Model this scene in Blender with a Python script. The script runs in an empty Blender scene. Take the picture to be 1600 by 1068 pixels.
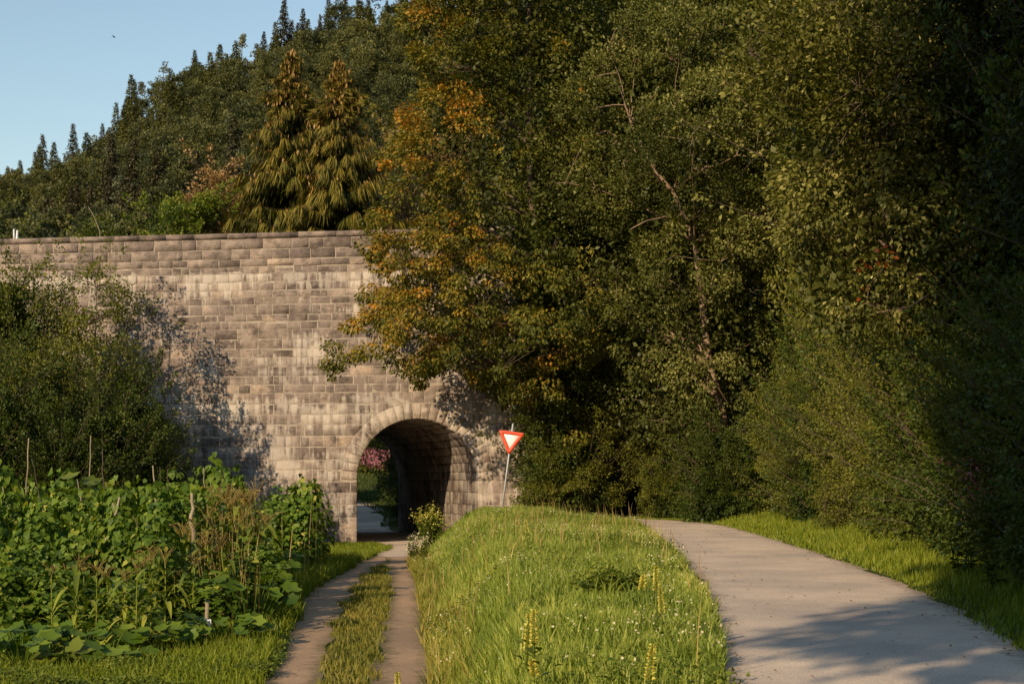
import bpy, math, random
import numpy as np
from math import sin, cos, pi, radians

rng = np.random.default_rng(7)
random.seed(7)
col = bpy.context.scene.collection
F = 2222.0; HZ = 740.0; EYE = 1.65


def W(px, py, Y):
    """world point seen at photo pixel (px, py) at depth Y (used to survey positions)"""
    return ((px - 800) / F * Y, Y, EYE + (HZ - py) / F * Y)


def X(px, Y):
    return (px - 800) / F * Y


def sm(t):
    t = np.clip(t, 0, 1)
    return t * t * (3 - 2 * t)


# ------------------------------------------------------------------ object helpers
def tag(o, label=None, cat=None, group=None, kind=None):
    if label: o['label'] = label
    if cat: o['category'] = cat
    if group: o['group'] = group
    if kind: o['kind'] = kind
    return o


def empty(name, loc, label, cat, group=None, rz=0.0, kind=None):
    o = bpy.data.objects.new(name, None)
    o.empty_display_size = 0.3
    col.objects.link(o)
    o.location = loc
    o.rotation_euler = (0, 0, rz)
    return tag(o, label, cat, group, kind)


def mesh(name, V, Fc, mat=None, v=None, smooth=False, uv=None):
    """V (n,3); Fc: array (m,k) or list of arrays/lists; v: per-vertex float attribute"""
    me = bpy.data.meshes.new(name)
    V = np.asarray(V, dtype=np.float32).reshape(-1, 3)
    if isinstance(Fc, np.ndarray):
        m, k = Fc.shape
        loops = Fc.astype(np.int32).ravel()
        starts = np.arange(m, dtype=np.int32) * k
        tot = np.full(m, k, dtype=np.int32)
    else:
        arrs = []; tots = []
        for f in Fc:
            if isinstance(f, np.ndarray) and f.ndim == 2:
                arrs.append(f.ravel()); tots.append(np.full(len(f), f.shape[1]))
            else:
                arrs.append(np.asarray(f)); tots.append(np.array([len(f)]))
        loops = np.concatenate(arrs).astype(np.int32)
        tot = np.concatenate(tots).astype(np.int32)
        starts = np.concatenate([[0], np.cumsum(tot)[:-1]]).astype(np.int32)
    me.vertices.add(len(V)); me.vertices.foreach_set('co', V.ravel())
    me.loops.add(len(loops)); me.loops.foreach_set('vertex_index', loops)
    me.polygons.add(len(tot)); me.polygons.foreach_set('loop_start', starts)
    me.polygons.foreach_set('loop_total', tot)
    if smooth:
        me.polygons.foreach_set('use_smooth', np.ones(len(tot), dtype=bool))
    if v is not None:
        a = me.attributes.new('v', 'FLOAT', 'POINT')
        a.data.foreach_set('value', np.asarray(v, dtype=np.float32))
    me.update(calc_edges=True)
    me.validate()
    if mat: me.materials.append(mat)
    return me


def obj(name, me, parent=None, loc=(0, 0, 0)):
    o = bpy.data.objects.new(name, me)
    col.objects.link(o)
    o.location = loc
    if parent: o.parent = parent
    return o


def copy_tree(root, loc, rz, sc, label, group=None):
    r = root.copy(); col.objects.link(r)
    r.location = loc; r.rotation_euler = (0, 0, rz)
    r.scale = sc if hasattr(sc, '__len__') else (sc, sc, sc)
    r['label'] = label
    if group: r['group'] = group
    for ch in list(root.children):
        c = ch.copy(); col.objects.link(c); c.parent = r
        for g in ch.children:
            d = g.copy(); col.objects.link(d); d.parent = c
    return r


class MB:
    def __init__(s):
        s.V = []; s.F = []; s.v = []; s.n = 0

    def add(s, V, Fs, v=0.5):
        V = np.asarray(V, dtype=np.float64).reshape(-1, 3)
        for f in Fs:
            f = np.asarray(f)
            s.F.append(f + s.n)
        s.V.append(V); s.n += len(V)
        s.v.append(np.full(len(V), v) if np.isscalar(v) else np.asarray(v))

    def tube(s, P, R, k=6, v=0.5, cap=True):
        P = np.asarray(P, dtype=np.float64); n = len(P)
        R = np.broadcast_to(np.asarray(R, dtype=np.float64), (n,))
        T = np.gradient(P, axis=0)
        T /= np.linalg.norm(T, axis=1)[:, None] + 1e-9
        ref = np.array([0, 0, 1.0]) if abs(T[0][2]) < 0.9 else np.array([1.0, 0, 0])
        U = np.cross(T, ref); U /= np.linalg.norm(U, axis=1)[:, None] + 1e-9
        B = np.cross(T, U)
        a = np.arange(k) * 2 * pi / k
        ring = P[:, None, :] + R[:, None, None] * (np.cos(a)[None, :, None] * U[:, None, :] + np.sin(a)[None, :, None] * B[:, None, :])
        V = ring.reshape(-1, 3)
        i = np.arange(n - 1)[:, None] * k; j = np.arange(k)[None, :]; j2 = (j + 1) % k
        Q = np.stack([i + j, i + j2, i + k + j2, i + k + j], -1).reshape(-1, 4)
        Fs = [Q]
        if cap:
            Fs.append(np.arange(k)[None, ::-1]); Fs.append((np.arange(k) + (n - 1) * k)[None, :])
        s.add(V, Fs, v)

    def box(s, c, h, v=0.5, rot=None):
        c = np.asarray(c, float); h = np.asarray(h, float)
        P = np.array([[a, b, d] for a in (-1, 1) for b in (-1, 1) for d in (-1, 1)], float) * h
        if rot is not None: P = P @ np.asarray(rot).T
        s.add(P + c, [np.array([[0, 1, 3, 2], [4, 6, 7, 5], [0, 4, 5, 1], [2, 3, 7, 6], [0, 2, 6, 4], [1, 5, 7, 3]])], v)

    def build(s, name, mat, parent=None, loc=(0, 0, 0), smooth=False):
        V = np.concatenate(s.V); v = np.concatenate(s.v)
        return obj(name, mesh(name, V, s.F, mat, v, smooth), parent, loc)


# ------------------------------------------------------------------ materials
def new_mat(name):
    m = bpy.data.materials.new(name); m.use_nodes = True
    nt = m.node_tree; nt.nodes.clear()
    return m, nt, nt.nodes, nt.links


def ramp(N, stops):
    r = N.new('ShaderNodeValToRGB')
    e = r.color_ramp.elements
    while len(e) > 1: e.remove(e[-1])
    e[0].position = stops[0][0]; e[0].color = (*stops[0][1], 1)
    for p, c in stops[1:]:
        x = e.new(p); x.color = (*c, 1)
    return r


def noise(N, L, vec, scale, detail=4, rough=0.6, mapping=None):
    n = N.new('ShaderNodeTexNoise'); n.inputs['Scale'].default_value = scale
    n.inputs['Detail'].default_value = detail; n.inputs['Roughness'].default_value = rough
    if mapping is not None:
        mp = N.new('ShaderNodeMapping'); mp.inputs['Scale'].default_value = mapping
        L.new(vec, mp.inputs['Vector']); L.new(mp.outputs[0], n.inputs['Vector'])
    else:
        L.new(vec, n.inputs['Vector'])
    return n


def mixc(N, L, a, b, fac, mode='MIX'):
    m = N.new('ShaderNodeMix'); m.data_type = 'RGBA'; m.blend_type = mode
    for s, val in ((0, fac), (6, a), (7, b)):
        if hasattr(val, 'is_output') or isinstance(val, bpy.types.NodeSocket):
            L.new(val, m.inputs[s])
        elif s == 0: m.inputs[0].default_value = val
        else: m.inputs[s].default_value = (*val, 1)
    return m.outputs[2]


def mathn(N, L, op, a, b=0.0, clamp=False):
    m = N.new('ShaderNodeMath'); m.operation = op; m.use_clamp = clamp
    for i, val in enumerate((a, b)):
        if isinstance(val, bpy.types.NodeSocket): L.new(val, m.inputs[i])
        else: m.inputs[i].default_value = val
    return m.outputs[0]


def leaf_mat(name, stops, trans=0.3, rough=0.5, spec=0.25, nscale=0.35, gain=1.8, ovar=.12):
    stops = [(p, tuple(min(.85, x * gain * w_) for x, w_ in zip(c, (1.08, .96, .68)))) for p, c in stops]
    m, nt, N, L = new_mat(name)
    at = N.new('ShaderNodeAttribute'); at.attribute_name = 'v'
    geo = N.new('ShaderNodeNewGeometry')
    n = noise(N, L, geo.outputs['Position'], nscale, 2)
    a = mathn(N, L, 'MULTIPLY_ADD', n.outputs[0], 0.5); a.node.inputs[2].default_value = -0.25
    oi = N.new('ShaderNodeObjectInfo')
    a = mathn(N, L, 'ADD', a, mathn(N, L, 'MULTIPLY', mathn(N, L, 'SUBTRACT', oi.outputs['Random'], .5), ovar))
    b = mathn(N, L, 'ADD', at.outputs['Fac'], a, True)
    r = ramp(N, stops); L.new(b, r.inputs[0])
    p = N.new('ShaderNodeBsdfPrincipled'); L.new(r.outputs[0], p.inputs['Base Color'])
    p.inputs['Roughness'].default_value = rough; p.inputs['Specular IOR Level'].default_value = spec
    t = N.new('ShaderNodeBsdfTranslucent')
    tc = mixc(N, L, r.outputs[0], (1.0, 1.0, 0.35), 1.0, 'MULTIPLY')
    L.new(tc, t.inputs[0])
    mx = N.new('ShaderNodeMixShader'); mx.inputs[0].default_value = trans
    L.new(p.outputs[0], mx.inputs[1]); L.new(t.outputs[0], mx.inputs[2])
    o = N.new('ShaderNodeOutputMaterial'); L.new(mx.outputs[0], o.inputs[0])
    return m


def surf_mat(name, stops, scale=3.0, rough=0.9, bump=0.3, bscale=30, use_v=False, mapping=None, spec=0.2, bdist=0.02):
    m, nt, N, L = new_mat(name)
    tc = N.new('ShaderNodeTexCoord')
    n = noise(N, L, tc.outputs['Object'], scale, 6, 0.65, mapping)
    f = n.outputs[0]
    if use_v:
        at = N.new('ShaderNodeAttribute'); at.attribute_name = 'v'
        f = mathn(N, L, 'ADD', at.outputs['Fac'], mathn(N, L, 'SUBTRACT', f, 0.5), True)
    r = ramp(N, stops); L.new(f, r.inputs[0])
    p = N.new('ShaderNodeBsdfPrincipled'); L.new(r.outputs[0], p.inputs['Base Color'])
    p.inputs['Roughness'].default_value = rough; p.inputs['Specular IOR Level'].default_value = spec
    if bump:
        n2 = noise(N, L, tc.outputs['Object'], bscale, 6, 0.7, mapping)
        b = N.new('ShaderNodeBump'); b.inputs['Strength'].default_value = bump; b.inputs['Distance'].default_value = bdist
        L.new(n2.outputs[0], b.inputs['Height']); L.new(b.outputs[0], p.inputs['Normal'])
    o = N.new('ShaderNodeOutputMaterial'); L.new(p.outputs[0], o.inputs[0])
    return m


M = {}
# foliage: dark -> light
M['leaf_mid'] = leaf_mat('leaf_mid', [(0, (.022, .036, .008)), (.5, (.060, .080, .014)), (1, (.13, .14, .03))])
M['leaf_olive'] = leaf_mat('leaf_olive', [(0, (.026, .040, .009)), (.5, (.080, .096, .020)), (1, (.18, .19, .05))])
M['leaf_grey'] = leaf_mat('leaf_grey', [(0, (.034, .046, .014)), (.5, (.095, .110, .034)), (1, (.23, .24, .10))])
M['leaf_yellow'] = leaf_mat('leaf_yellow', [(0, (.04, .05, .008)), (.5, (.10, .11, .015)), (1, (.20, .19, .03))])
M['leaf_autumn'] = leaf_mat('leaf_autumn', [(0, (.026, .036, .008)), (.45, (.075, .085, .016)), (.72, (.15, .13, .022)), (.9, (.24, .14, .022)), (1, (.30, .15, .025))], nscale=0.6)
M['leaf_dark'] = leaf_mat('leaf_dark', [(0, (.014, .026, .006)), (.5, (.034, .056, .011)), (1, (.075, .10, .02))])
M['leaf_shade'] = leaf_mat('leaf_shade', [(0, (.010, .018, .005)), (.5, (.028, .042, .010)), (1, (.065, .08, .018))], gain=1.0)  # darkened greens: deep shade on the right painted into the leaf colour
M['leaf_pale'] = leaf_mat('leaf_pale', [(0, (.035, .045, .012)), (.55, (.10, .11, .03)), (.85, (.22, .22, .09)), (1, (.38, .37, .18))])
M['leaf_bright'] = leaf_mat('leaf_bright', [(0, (.03, .055, .008)), (.5, (.075, .11, .016)), (1, (.15, .18, .03))], trans=.35)
M['leaf_bean'] = leaf_mat('leaf_bean', [(0, (.018, .044, .007)), (.5, (.062, .115, .013)), (.9, (.13, .19, .03)), (1, (.24, .25, .06))], trans=.35, nscale=1.2, gain=1.75)
M['leaf_corn'] = leaf_mat('leaf_corn', [(0, (.05, .08, .014)), (.5, (.15, .19, .03)), (1, (.32, .32, .08))], nscale=1.0)
M['leaf_red'] = leaf_mat('leaf_red', [(0, (.06, .045, .025)), (.5, (.16, .11, .06)), (1, (.28, .19, .12))])
M['hill_beech'] = leaf_mat('hill_beech', [(0, (.024, .033, .020)), (.5, (.050, .060, .028)), (1, (.10, .105, .042))], nscale=.035, ovar=.36, trans=.20)  # distance haze painted into the three hill colours, greyed and bluish
M['hill_spruce'] = leaf_mat('hill_spruce', [(0, (.026, .029, .024)), (.5, (.050, .050, .034)), (1, (.095, .088, .056))], nscale=.035, ovar=.36, trans=.10)
M['hill_pine'] = leaf_mat('hill_pine', [(0, (.035, .048, .040)), (.5, (.075, .09, .070)), (1, (.13, .14, .10))], nscale=.035, ovar=.36, trans=.10)
M['needles'] = leaf_mat('needles', [(0, (.012, .018, .004)), (.5, (.055, .060, .010)), (1, (.15, .125, .022))], trans=.15, nscale=.3)
M['cones'] = leaf_mat(gain=1, name='cones', stops=[(0, (.14, .085, .02)), (1, (.36, .23, .07))], trans=.05)
M['grass'] = leaf_mat(gain=1.55, name='grass', stops=[(0, (.045, .085, .014)), (.5, (.155, .225, .045)), (1, (.33, .37, .12))], trans=.35, nscale=.9)
M['grass_lush'] = leaf_mat(gain=1.3, name='grass_lush', stops=[(0, (.05, .09, .01)), (.5, (.14, .20, .02)), (1, (.27, .30, .05))], trans=.35, nscale=.9)
M['grass_dry'] = leaf_mat(gain=1.3, name='grass_dry', stops=[(0, (.07, .09, .018)), (.5, (.17, .18, .04)), (1, (.32, .28, .09))], trans=.3, nscale=.9)
M['dry'] = leaf_mat(gain=1, name='dry', stops=[(0, (.14, .10, .04)), (.5, (.30, .23, .10)), (1, (.48, .40, .2))], trans=.15)
M['white_petals'] = leaf_mat(gain=1, name='white_petals', stops=[(0, (.45, .45, .36)), (1, (.8, .8, .7))], trans=.2)
M['yellow_petals'] = leaf_mat(gain=1, name='yellow_petals', stops=[(0, (.52, .48, .08)), (1, (.88, .82, .28))], trans=.2)
M['pink_petals'] = leaf_mat('pink_petals', [(0, (.13, .05, .10)), (1, (.32, .15, .28))], trans=.3)
M['balsam_petals'] = leaf_mat('balsam_petals', [(0, (.06, .02, .05)), (1, (.2, .08, .14))])
M['orange_leaf'] = leaf_mat(gain=1, name='orange_leaf', stops=[(0, (.22, .05, .01)), (1, (.45, .14, .03))], trans=.3)
M['bark'] = surf_mat('bark', [(.3, (.07, .05, .032)), (.7, (.17, .125, .085))], 6, bump=.6, bscale=18, mapping=(1, 1, .25), bdist=.03)
M['bark_light'] = surf_mat('bark_light', [(.3, (.20, .13, .08)), (.7, (.42, .29, .19))], 5, bump=.6, bscale=18, mapping=(1, 1, .3), bdist=.03)
M['stick'] = surf_mat('stick', [(.3, (.20, .15, .09)), (.7, (.42, .34, .23))], 8, bump=.4, bscale=30, mapping=(1, 1, .2))
M['stick_dark'] = surf_mat('stick_dark', [(.3, (.06, .045, .03)), (.7, (.13, .10, .07))], 8, bump=.4, bscale=30)
M['cloth'] = surf_mat('cloth', [(.2, (.7, .7, .68)), (.8, (.82, .82, .8))], 20, bump=.2)
M['metal'] = surf_mat('metal', [(.2, (.42, .42, .42)), (.8, (.56, .56, .56))], 8, rough=.45, bump=.05, spec=.5)
M['sign_red'] = surf_mat('sign_red', [(.2, (.72, .07, .02)), (.8, (.82, .10, .03))], 3, rough=.4, bump=0, spec=.4)
M['sign_white'] = surf_mat('sign_white', [(.2, (.78, .78, .76)), (.8, (.85, .85, .83))], 3, rough=.4, bump=0, spec=.4)
M['white_paint'] = surf_mat('white_paint', [(.2, (.6, .6, .57)), (.8, (.8, .8, .78))], 8, rough=.6, bump=.05)
M['feather'] = surf_mat('feather', [(.2, (.04, .035, .03)), (.8, (.09, .08, .07))], 20, bump=0)
M['ballast'] = surf_mat('ballast', [(.3, (.10, .09, .08)), (.7, (.22, .2, .18))], 30, bump=.6)
M['hill_soil'] = surf_mat('hill_soil', [(.3, (.012, .02, .008)), (.7, (.035, .045, .018))], .05, bump=0)


def make_ground_mat():
    m, nt, N, L = new_mat('ground_soil')
    tc = N.new('ShaderNodeTexCoord')
    n1 = noise(N, L, tc.outputs['Object'], .8, 6, .65); n2 = noise(N, L, tc.outputs['Object'], 9, 5, .7)
    r1 = ramp(N, [(.35, (.035, .045, .012)), (.6, (.085, .10, .022))]); L.new(n2.outputs[0], r1.inputs[0])
    r2 = ramp(N, [(.3, (.10, .075, .045)), (.7, (.20, .15, .095))]); L.new(n2.outputs[0], r2.inputs[0])
    f = ramp(N, [(.60, (0, 0, 0)), (.70, (1, 1, 1))]); L.new(n1.outputs[0], f.inputs[0])
    c = mixc(N, L, r1.outputs[0], r2.outputs[0], f.outputs[0])
    p = N.new('ShaderNodeBsdfPrincipled'); L.new(c, p.inputs['Base Color']); p.inputs['Roughness'].default_value = 1
    p.inputs['Specular IOR Level'].default_value = .1
    b = N.new('ShaderNodeBump'); b.inputs['Strength'].default_value = .7; b.inputs['Distance'].default_value = .05
    L.new(n2.outputs[0], b.inputs['Height']); L.new(b.outputs[0], p.inputs['Normal'])
    o = N.new('ShaderNodeOutputMaterial'); L.new(p.outputs[0], o.inputs[0])
    return m


def make_road_mat(name, c0, c1, patch, grit=220, edge=(.30, .22, .15)):
    m, nt, N, L = new_mat(name)
    tc = N.new('ShaderNodeTexCoord')
    big = noise(N, L, tc.outputs['Object'], .45, 5, .6)
    fine = noise(N, L, tc.outputs['Object'], grit, 3, .7)
    med = noise(N, L, tc.outputs['Object'], 5, 6, .7)
    r = ramp(N, [(.3, c0), (.7, c1)]); L.new(fine.outputs[0], r.inputs[0])
    r2 = ramp(N, [(.35, (.72, .72, .74)), (.65, (1.08, 1.05, 1.0))]); L.new(big.outputs[0], r2.inputs[0])
    c = mixc(N, L, r.outputs[0], r2.outputs[0], 1.0, 'MULTIPLY')
    r3 = ramp(N, [(.58, (0, 0, 0)), (.74, (1, 1, 1))]); L.new(med.outputs[0], r3.inputs[0])
    c = mixc(N, L, c, patch, mathn(N, L, 'MULTIPLY', r3.outputs[0], .45))
    at = N.new('ShaderNodeAttribute'); at.attribute_name = 'v'   # distance to edge 0..1
    e = mathn(N, L, 'ADD', at.outputs['Fac'], mathn(N, L, 'MULTIPLY', mathn(N, L, 'SUBTRACT', med.outputs[0], .5), 1.2))
    r4 = ramp(N, [(.05, (1, 1, 1)), (.35, (0, 0, 0))]); L.new(e, r4.inputs[0])
    c = mixc(N, L, c, edge, mathn(N, L, 'MULTIPLY', r4.outputs[0], .8))
    p = N.new('ShaderNodeBsdfPrincipled'); L.new(c, p.inputs['Base Color']); p.inputs['Roughness'].default_value = .9
    p.inputs['Specular IOR Level'].default_value = .2
    b = N.new('ShaderNodeBump'); b.inputs['Strength'].default_value = .5; b.inputs['Distance'].default_value = .012
    L.new(fine.outputs[0], b.inputs['Height'])
    b2 = N.new('ShaderNodeBump'); b2.inputs['Strength'].default_value = .4; b2.inputs['Distance'].default_value = .04
    L.new(med.outputs[0], b2.inputs['Height']); L.new(b.outputs[0], b2.inputs['Normal'])
    L.new(b2.outputs[0], p.inputs['Normal'])
    o = N.new('ShaderNodeOutputMaterial'); L.new(p.outputs[0], o.inputs[0])
    return m


def make_stone_mat(name='granite_blocks', dim=1.0):
    m, nt, N, L = new_mat(name)
    tc = N.new('ShaderNodeTexCoord'); V = tc.outputs['Object']
    at = N.new('ShaderNodeAttribute'); at.attribute_name = 'v'
    n1 = noise(N, L, V, 3.5, 8, .72); n2 = noise(N, L, V, .45, 4, .6)
    f = mathn(N, L, 'ADD', at.outputs['Fac'], mathn(N, L, 'MULTIPLY', mathn(N, L, 'SUBTRACT', n1.outputs[0], .5), 1.5), True)
    r = ramp(N, [(0, (.115, .090, .075)), (.35, (.245, .195, .163)), (.7, (.355, .285, .235)), (1, (.52, .40, .30))])
    L.new(f, r.inputs[0]); c = r.outputs[0]
    # dark weathering patches
    rd = ramp(N, [(.47, (0, 0, 0)), (.66, (1, 1, 1))]); nd = noise(N, L, V, 1.3, 6, .7, (1, 1, 1.5)); L.new(nd.outputs[0], rd.inputs[0])
    c = mixc(N, L, c, (.075, .058, .048), mathn(N, L, 'MULTIPLY', rd.outputs[0], .8))
    # pale lime runs: vertically stretched noise limited to bands
    ns = noise(N, L, V, 1.0, 6, .62, (4.5, 4.5, .5)); nm = noise(N, L, V, .5, 4, .6, (1, 1, 2.4))
    sx = N.new('ShaderNodeSeparateXYZ'); L.new(V, sx.inputs[0])
    band = ramp(N, [(0, (.4,) * 3), (.12, (.75,) * 3), (.28, (.75,) * 3), (.38, (.8,) * 3), (.44, (1,) * 3), (.50, (.45,) * 3), (.66, (.55,) * 3), (.70, (.25,) * 3), (.78, (.4,) * 3), (.872, (1,) * 3), (.888, (.12,) * 3), (1, (.05,) * 3)])
    L.new(mathn(N, L, 'DIVIDE', mathn(N, L, 'ADD', sx.outputs[2], 0.0), 12.8), band.inputs[0])
    k = mathn(N, L, 'ADD', ns.outputs[0], mathn(N, L, 'MULTIPLY', mathn(N, L, 'SUBTRACT', nm.outputs[0], .5), .9))
    k = mathn(N, L, 'ADD', k, mathn(N, L, 'MULTIPLY', mathn(N, L, 'SUBTRACT', band.outputs[0], .5), .34))
    rs = ramp(N, [(.54, (0, 0, 0)), (.70, (1, 1, 1))]); L.new(k, rs.inputs[0])
    c = mixc(N, L, c, (.58, .51, .43), mathn(N, L, 'MULTIPLY', rs.outputs[0], .9))
    r2 = ramp(N, [(.3, tuple(dim * q for q in (.78, .76, .78))), (.7, tuple(dim * q for q in (1.12, 1.08, 1.02)))]); L.new(n2.outputs[0], r2.inputs[0])
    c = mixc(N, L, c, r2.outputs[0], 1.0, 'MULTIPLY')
    p = N.new('ShaderNodeBsdfPrincipled'); L.new(c, p.inputs['Base Color']); p.inputs['Roughness'].default_value = .92
    p.inputs['Specular IOR Level'].default_value = .15
    nb = noise(N, L, V, 7, 8, .75)
    b = N.new('ShaderNodeBump'); b.inputs['Strength'].default_value = .9; b.inputs['Distance'].default_value = .06
    L.new(nb.outputs[0], b.inputs['Height']); L.new(b.outputs[0], p.inputs['Normal'])
    o = N.new('ShaderNodeOutputMaterial'); L.new(p.outputs[0], o.inputs[0])
    return m


M['ground'] = make_ground_mat()
M['asphalt'] = make_road_mat('pale_asphalt', (.46, .37, .29), (.90, .72, .56), (.38, .30, .235), 45)
M['track'] = make_road_mat('dirt_track', (.34, .215, .13), (.60, .41, .26), (.18, .12, .075), 90, (.14, .12, .05))
M['stone'] = make_stone_mat(); M['dim_lining_stone'] = make_stone_mat('dim_lining_blocks', .6)  # lining stone darker than the wall, with tunnel shade put into its colour
M['mortar'] = surf_mat('mortar', [(.3, (.27, .22, .17)), (.7, (.50, .42, .33))], 4, bump=.5, bscale=25)

# ------------------------------------------------------------------ terrain
WY = radians(8.0)
WT = np.array([cos(WY), -sin(WY)])          # along the wall, to the right
WN = np.array([-sin(WY), -cos(WY)])         # out of the wall, to the viewer
WC = np.array([X(651.5, 57.0), 57.0])       # foot of the arch axis on the wall face
TUN = np.array([-sin(radians(17.6)), cos(radians(17.6))])
TL = 14.0
ARC_R = 2.48; FLOOR = -1.17; SPRING = EYE + (HZ - 750) / F * 57.0
WTOP = 11.45

RY = np.array([-30, 0, 11, 18, 23, 32, 42, 47, 60])
RL = np.array([-1.2, .4, 1.66, 2.47, 2.85, 3.45, 3.9, 4.0, 4.0])
RR = np.array([1.8, 3.3, 4.45, 5.55, 6.15, 6.55, 6.75, 6.7, 6.9])
TY = np.array([-30, 10, 18, 29.4, 38, 42, 48, 60])
TR = np.array([-.4, -.6, -1.0, -1.92, -2.65, -3.0, -3.45, -2.0])


def zlow(y):
    return np.interp(y, [-50, 28, 48, 72, 90, 104, 116, 140, 200, 4000], [-.95, -1.0, -1.15, -1.17, -.8, .35, 2.2, 3, 3, 2])


def hgt(x, y):
    x = np.asarray(x, float); y = np.asarray(y, float)
    rl = np.interp(y, RY, RL); rr = np.interp(y, RY, RR); tr = np.interp(y, TY, TR)
    zl = zlow(y)
    b = np.interp(y, [0, 12, 25, 40, 47, 60], [0, .05, .12, .26, .34, .3])
    t = (x - tr) / (rl - tr)
    up = sm(t / .34)
    mid = zl + up * (b - zl) - sm((t - .45) / .55) * b
    bumps = .05 * np.sin(x * 2.1 + y * .7) * np.sin(y * 1.3 - x) * np.clip(t * 4, 0, 1) * np.clip((1 - t) * 4, 0, 1)
    mid = mid + bumps
    # saddle behind the hump where the road swings down to the arch
    sad = zl + sm((x + 3.3) / 6.0) * (0 - zl)
    k = sm((y - 48.6) / 2.0)
    mid = mid * (1 - k) + sad * k
    d = x - rr
    bank = .10 * sm(d / .8) + .50 * np.clip(d - 2.7, 0, 60) ** 0.95
    bank = np.minimum(bank, 13 + .15 * np.clip(d - 20, 0, 40))
    z = np.where(x <= tr, zl, np.where(x < rl, mid, np.where(x <= rr, 0.0, bank)))
    # beyond the wall the low ground continues on the left
    far = sm((y - 70) / 8)
    zfar = zl + .5 * np.clip(x - 4, 0, 30)
    z = z * (1 - far) + zfar * far
    return z


def road_mask(x, y):
    return (x > np.interp(y, RY, RL) + .1) & (x < np.interp(y, RY, RR) - .1) & (y < 48)


xs = np.unique(np.round(np.concatenate([np.arange(-15, 12.01, .25), -15 - np.cumsum(np.full(30, .25) * 1.22 ** np.arange(30)), 12 + np.cumsum(np.full(30, .25) * 1.22 ** np.arange(30))]), 3))
ys = np.unique(np.round(np.concatenate([np.arange(4, 75.01, .3), 75 + np.cumsum(.4 * 1.2 ** np.arange(36)), 4 - np.cumsum(.4 * 1.22 ** np.arange(30))]), 3))
GX, GY = np.meshgrid(xs, ys)
# extra dips under the sheets so they never fight
def dist_path(px, py, P):
    P = np.asarray(P, float); best = np.full(np.shape(px), 1e9)
    for a, b in zip(P[:-1], P[1:]):
        ab = b - a; t = np.clip(((px - a[0]) * ab[0] + (py - a[1]) * ab[1]) / (ab @ ab), 0, 1)
        best = np.minimum(best, np.hypot(px - a[0] - t * ab[0], py - a[1] - t * ab[1]))
    return best


def spline(P, step=.4):
    P = np.asarray(P, float); out = []
    Q = np.vstack([2 * P[0] - P[1], P, 2 * P[-1] - P[-2]])
    for i in range(1, len(Q) - 2):
        p0, p1, p2, p3 = Q[i - 1:i + 3]
        n = max(2, int(np.linalg.norm(p2 - p1) / step))
        for t in np.arange(n) / n:
            out.append(.5 * ((2 * p1) + (-p0 + p2) * t + (2 * p0 - 5 * p1 + 4 * p2 - p3) * t ** 2 + (-p0 + 3 * p1 - 3 * p2 + p3) * t ** 3))
    out.append(P[-1]); return np.array(out)


tun_in = WC; tun_out = WC + TUN * TL
ROAD = spline([(.3, -30), (1.85, 0), (3.05, 11), (4.0, 18), (4.5, 23), (5.0, 32), (5.35, 42), (5.25, 46.5), (4.5, 50), (3.0, 52.3), (1.1, 53.3), (-.5, 53.2)])
ROAD_W = np.interp(ROAD[:, 1], [0, 11, 18, 30, 48, 54], [1.45, 1.42, 1.55, 1.55, 1.45, 1.4])
LOWER = spline([(-.5, 53.2), (-1.7, 53.2), (-2.9, 54.0), tuple(tun_in + [0.15, -.5]), tuple(tun_in + TUN * 3), tuple(tun_out), (-9.2, 84), (-11.4, 94), (-15.5, 101.5), (-24, 106.5), (-36, 109)])
TRACKL = spline([(-2.2, 8), (-2.8, 18), (-3.3, 23), (-3.86, 29.4), (-4.25, 36), (-4.35, 42), (-4.2, 46), (-3.9, 50)])
TRACKR = spline([(-.9, 8), (-1.35, 18), (-1.75, 23), (-2.2, 29.4), (-2.75, 36), (-3.35, 42), (-3.65, 46), (-3.8, 50)])
TW_L = np.interp(TRACKL[:, 1], [10, 18, 30, 42, 50], [.36, .38, .50, .42, .7])
TW_R = np.interp(TRACKR[:, 1], [10, 18, 30, 42, 50], [.36, .42, .36, .40, .6])
APRON = spline([(-3.95, 47.6), (-3.85, 50), (-3.6, 53), tuple(tun_in)])

GZ = hgt(GX, GY)
dip = np.zeros_like(GZ)
near = (GY > -32) & (GY < 115)
for P, w in ((ROAD, 1.4), (LOWER, 1.5), (TRACKL, .22), (TRACKR, .22)):
    d = np.full_like(GZ, 9.0); d[near] = dist_path(GX[near], GY[near], P[::3])
    dip = np.maximum(dip, .03 * (d < w))
GZ = GZ - dip
nx, ny = len(xs), len(ys)
ii = (np.arange(ny - 1)[:, None] * nx + np.arange(nx - 1)[None, :])
Q = np.stack([ii, ii + 1, ii + nx + 1, ii + nx], -1).reshape(-1, 4)
g = obj('ground', mesh('ground', np.stack([GX, GY, GZ], -1).reshape(-1, 3), Q, M['ground'], smooth=True))
tag(g, kind='structure')


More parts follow.
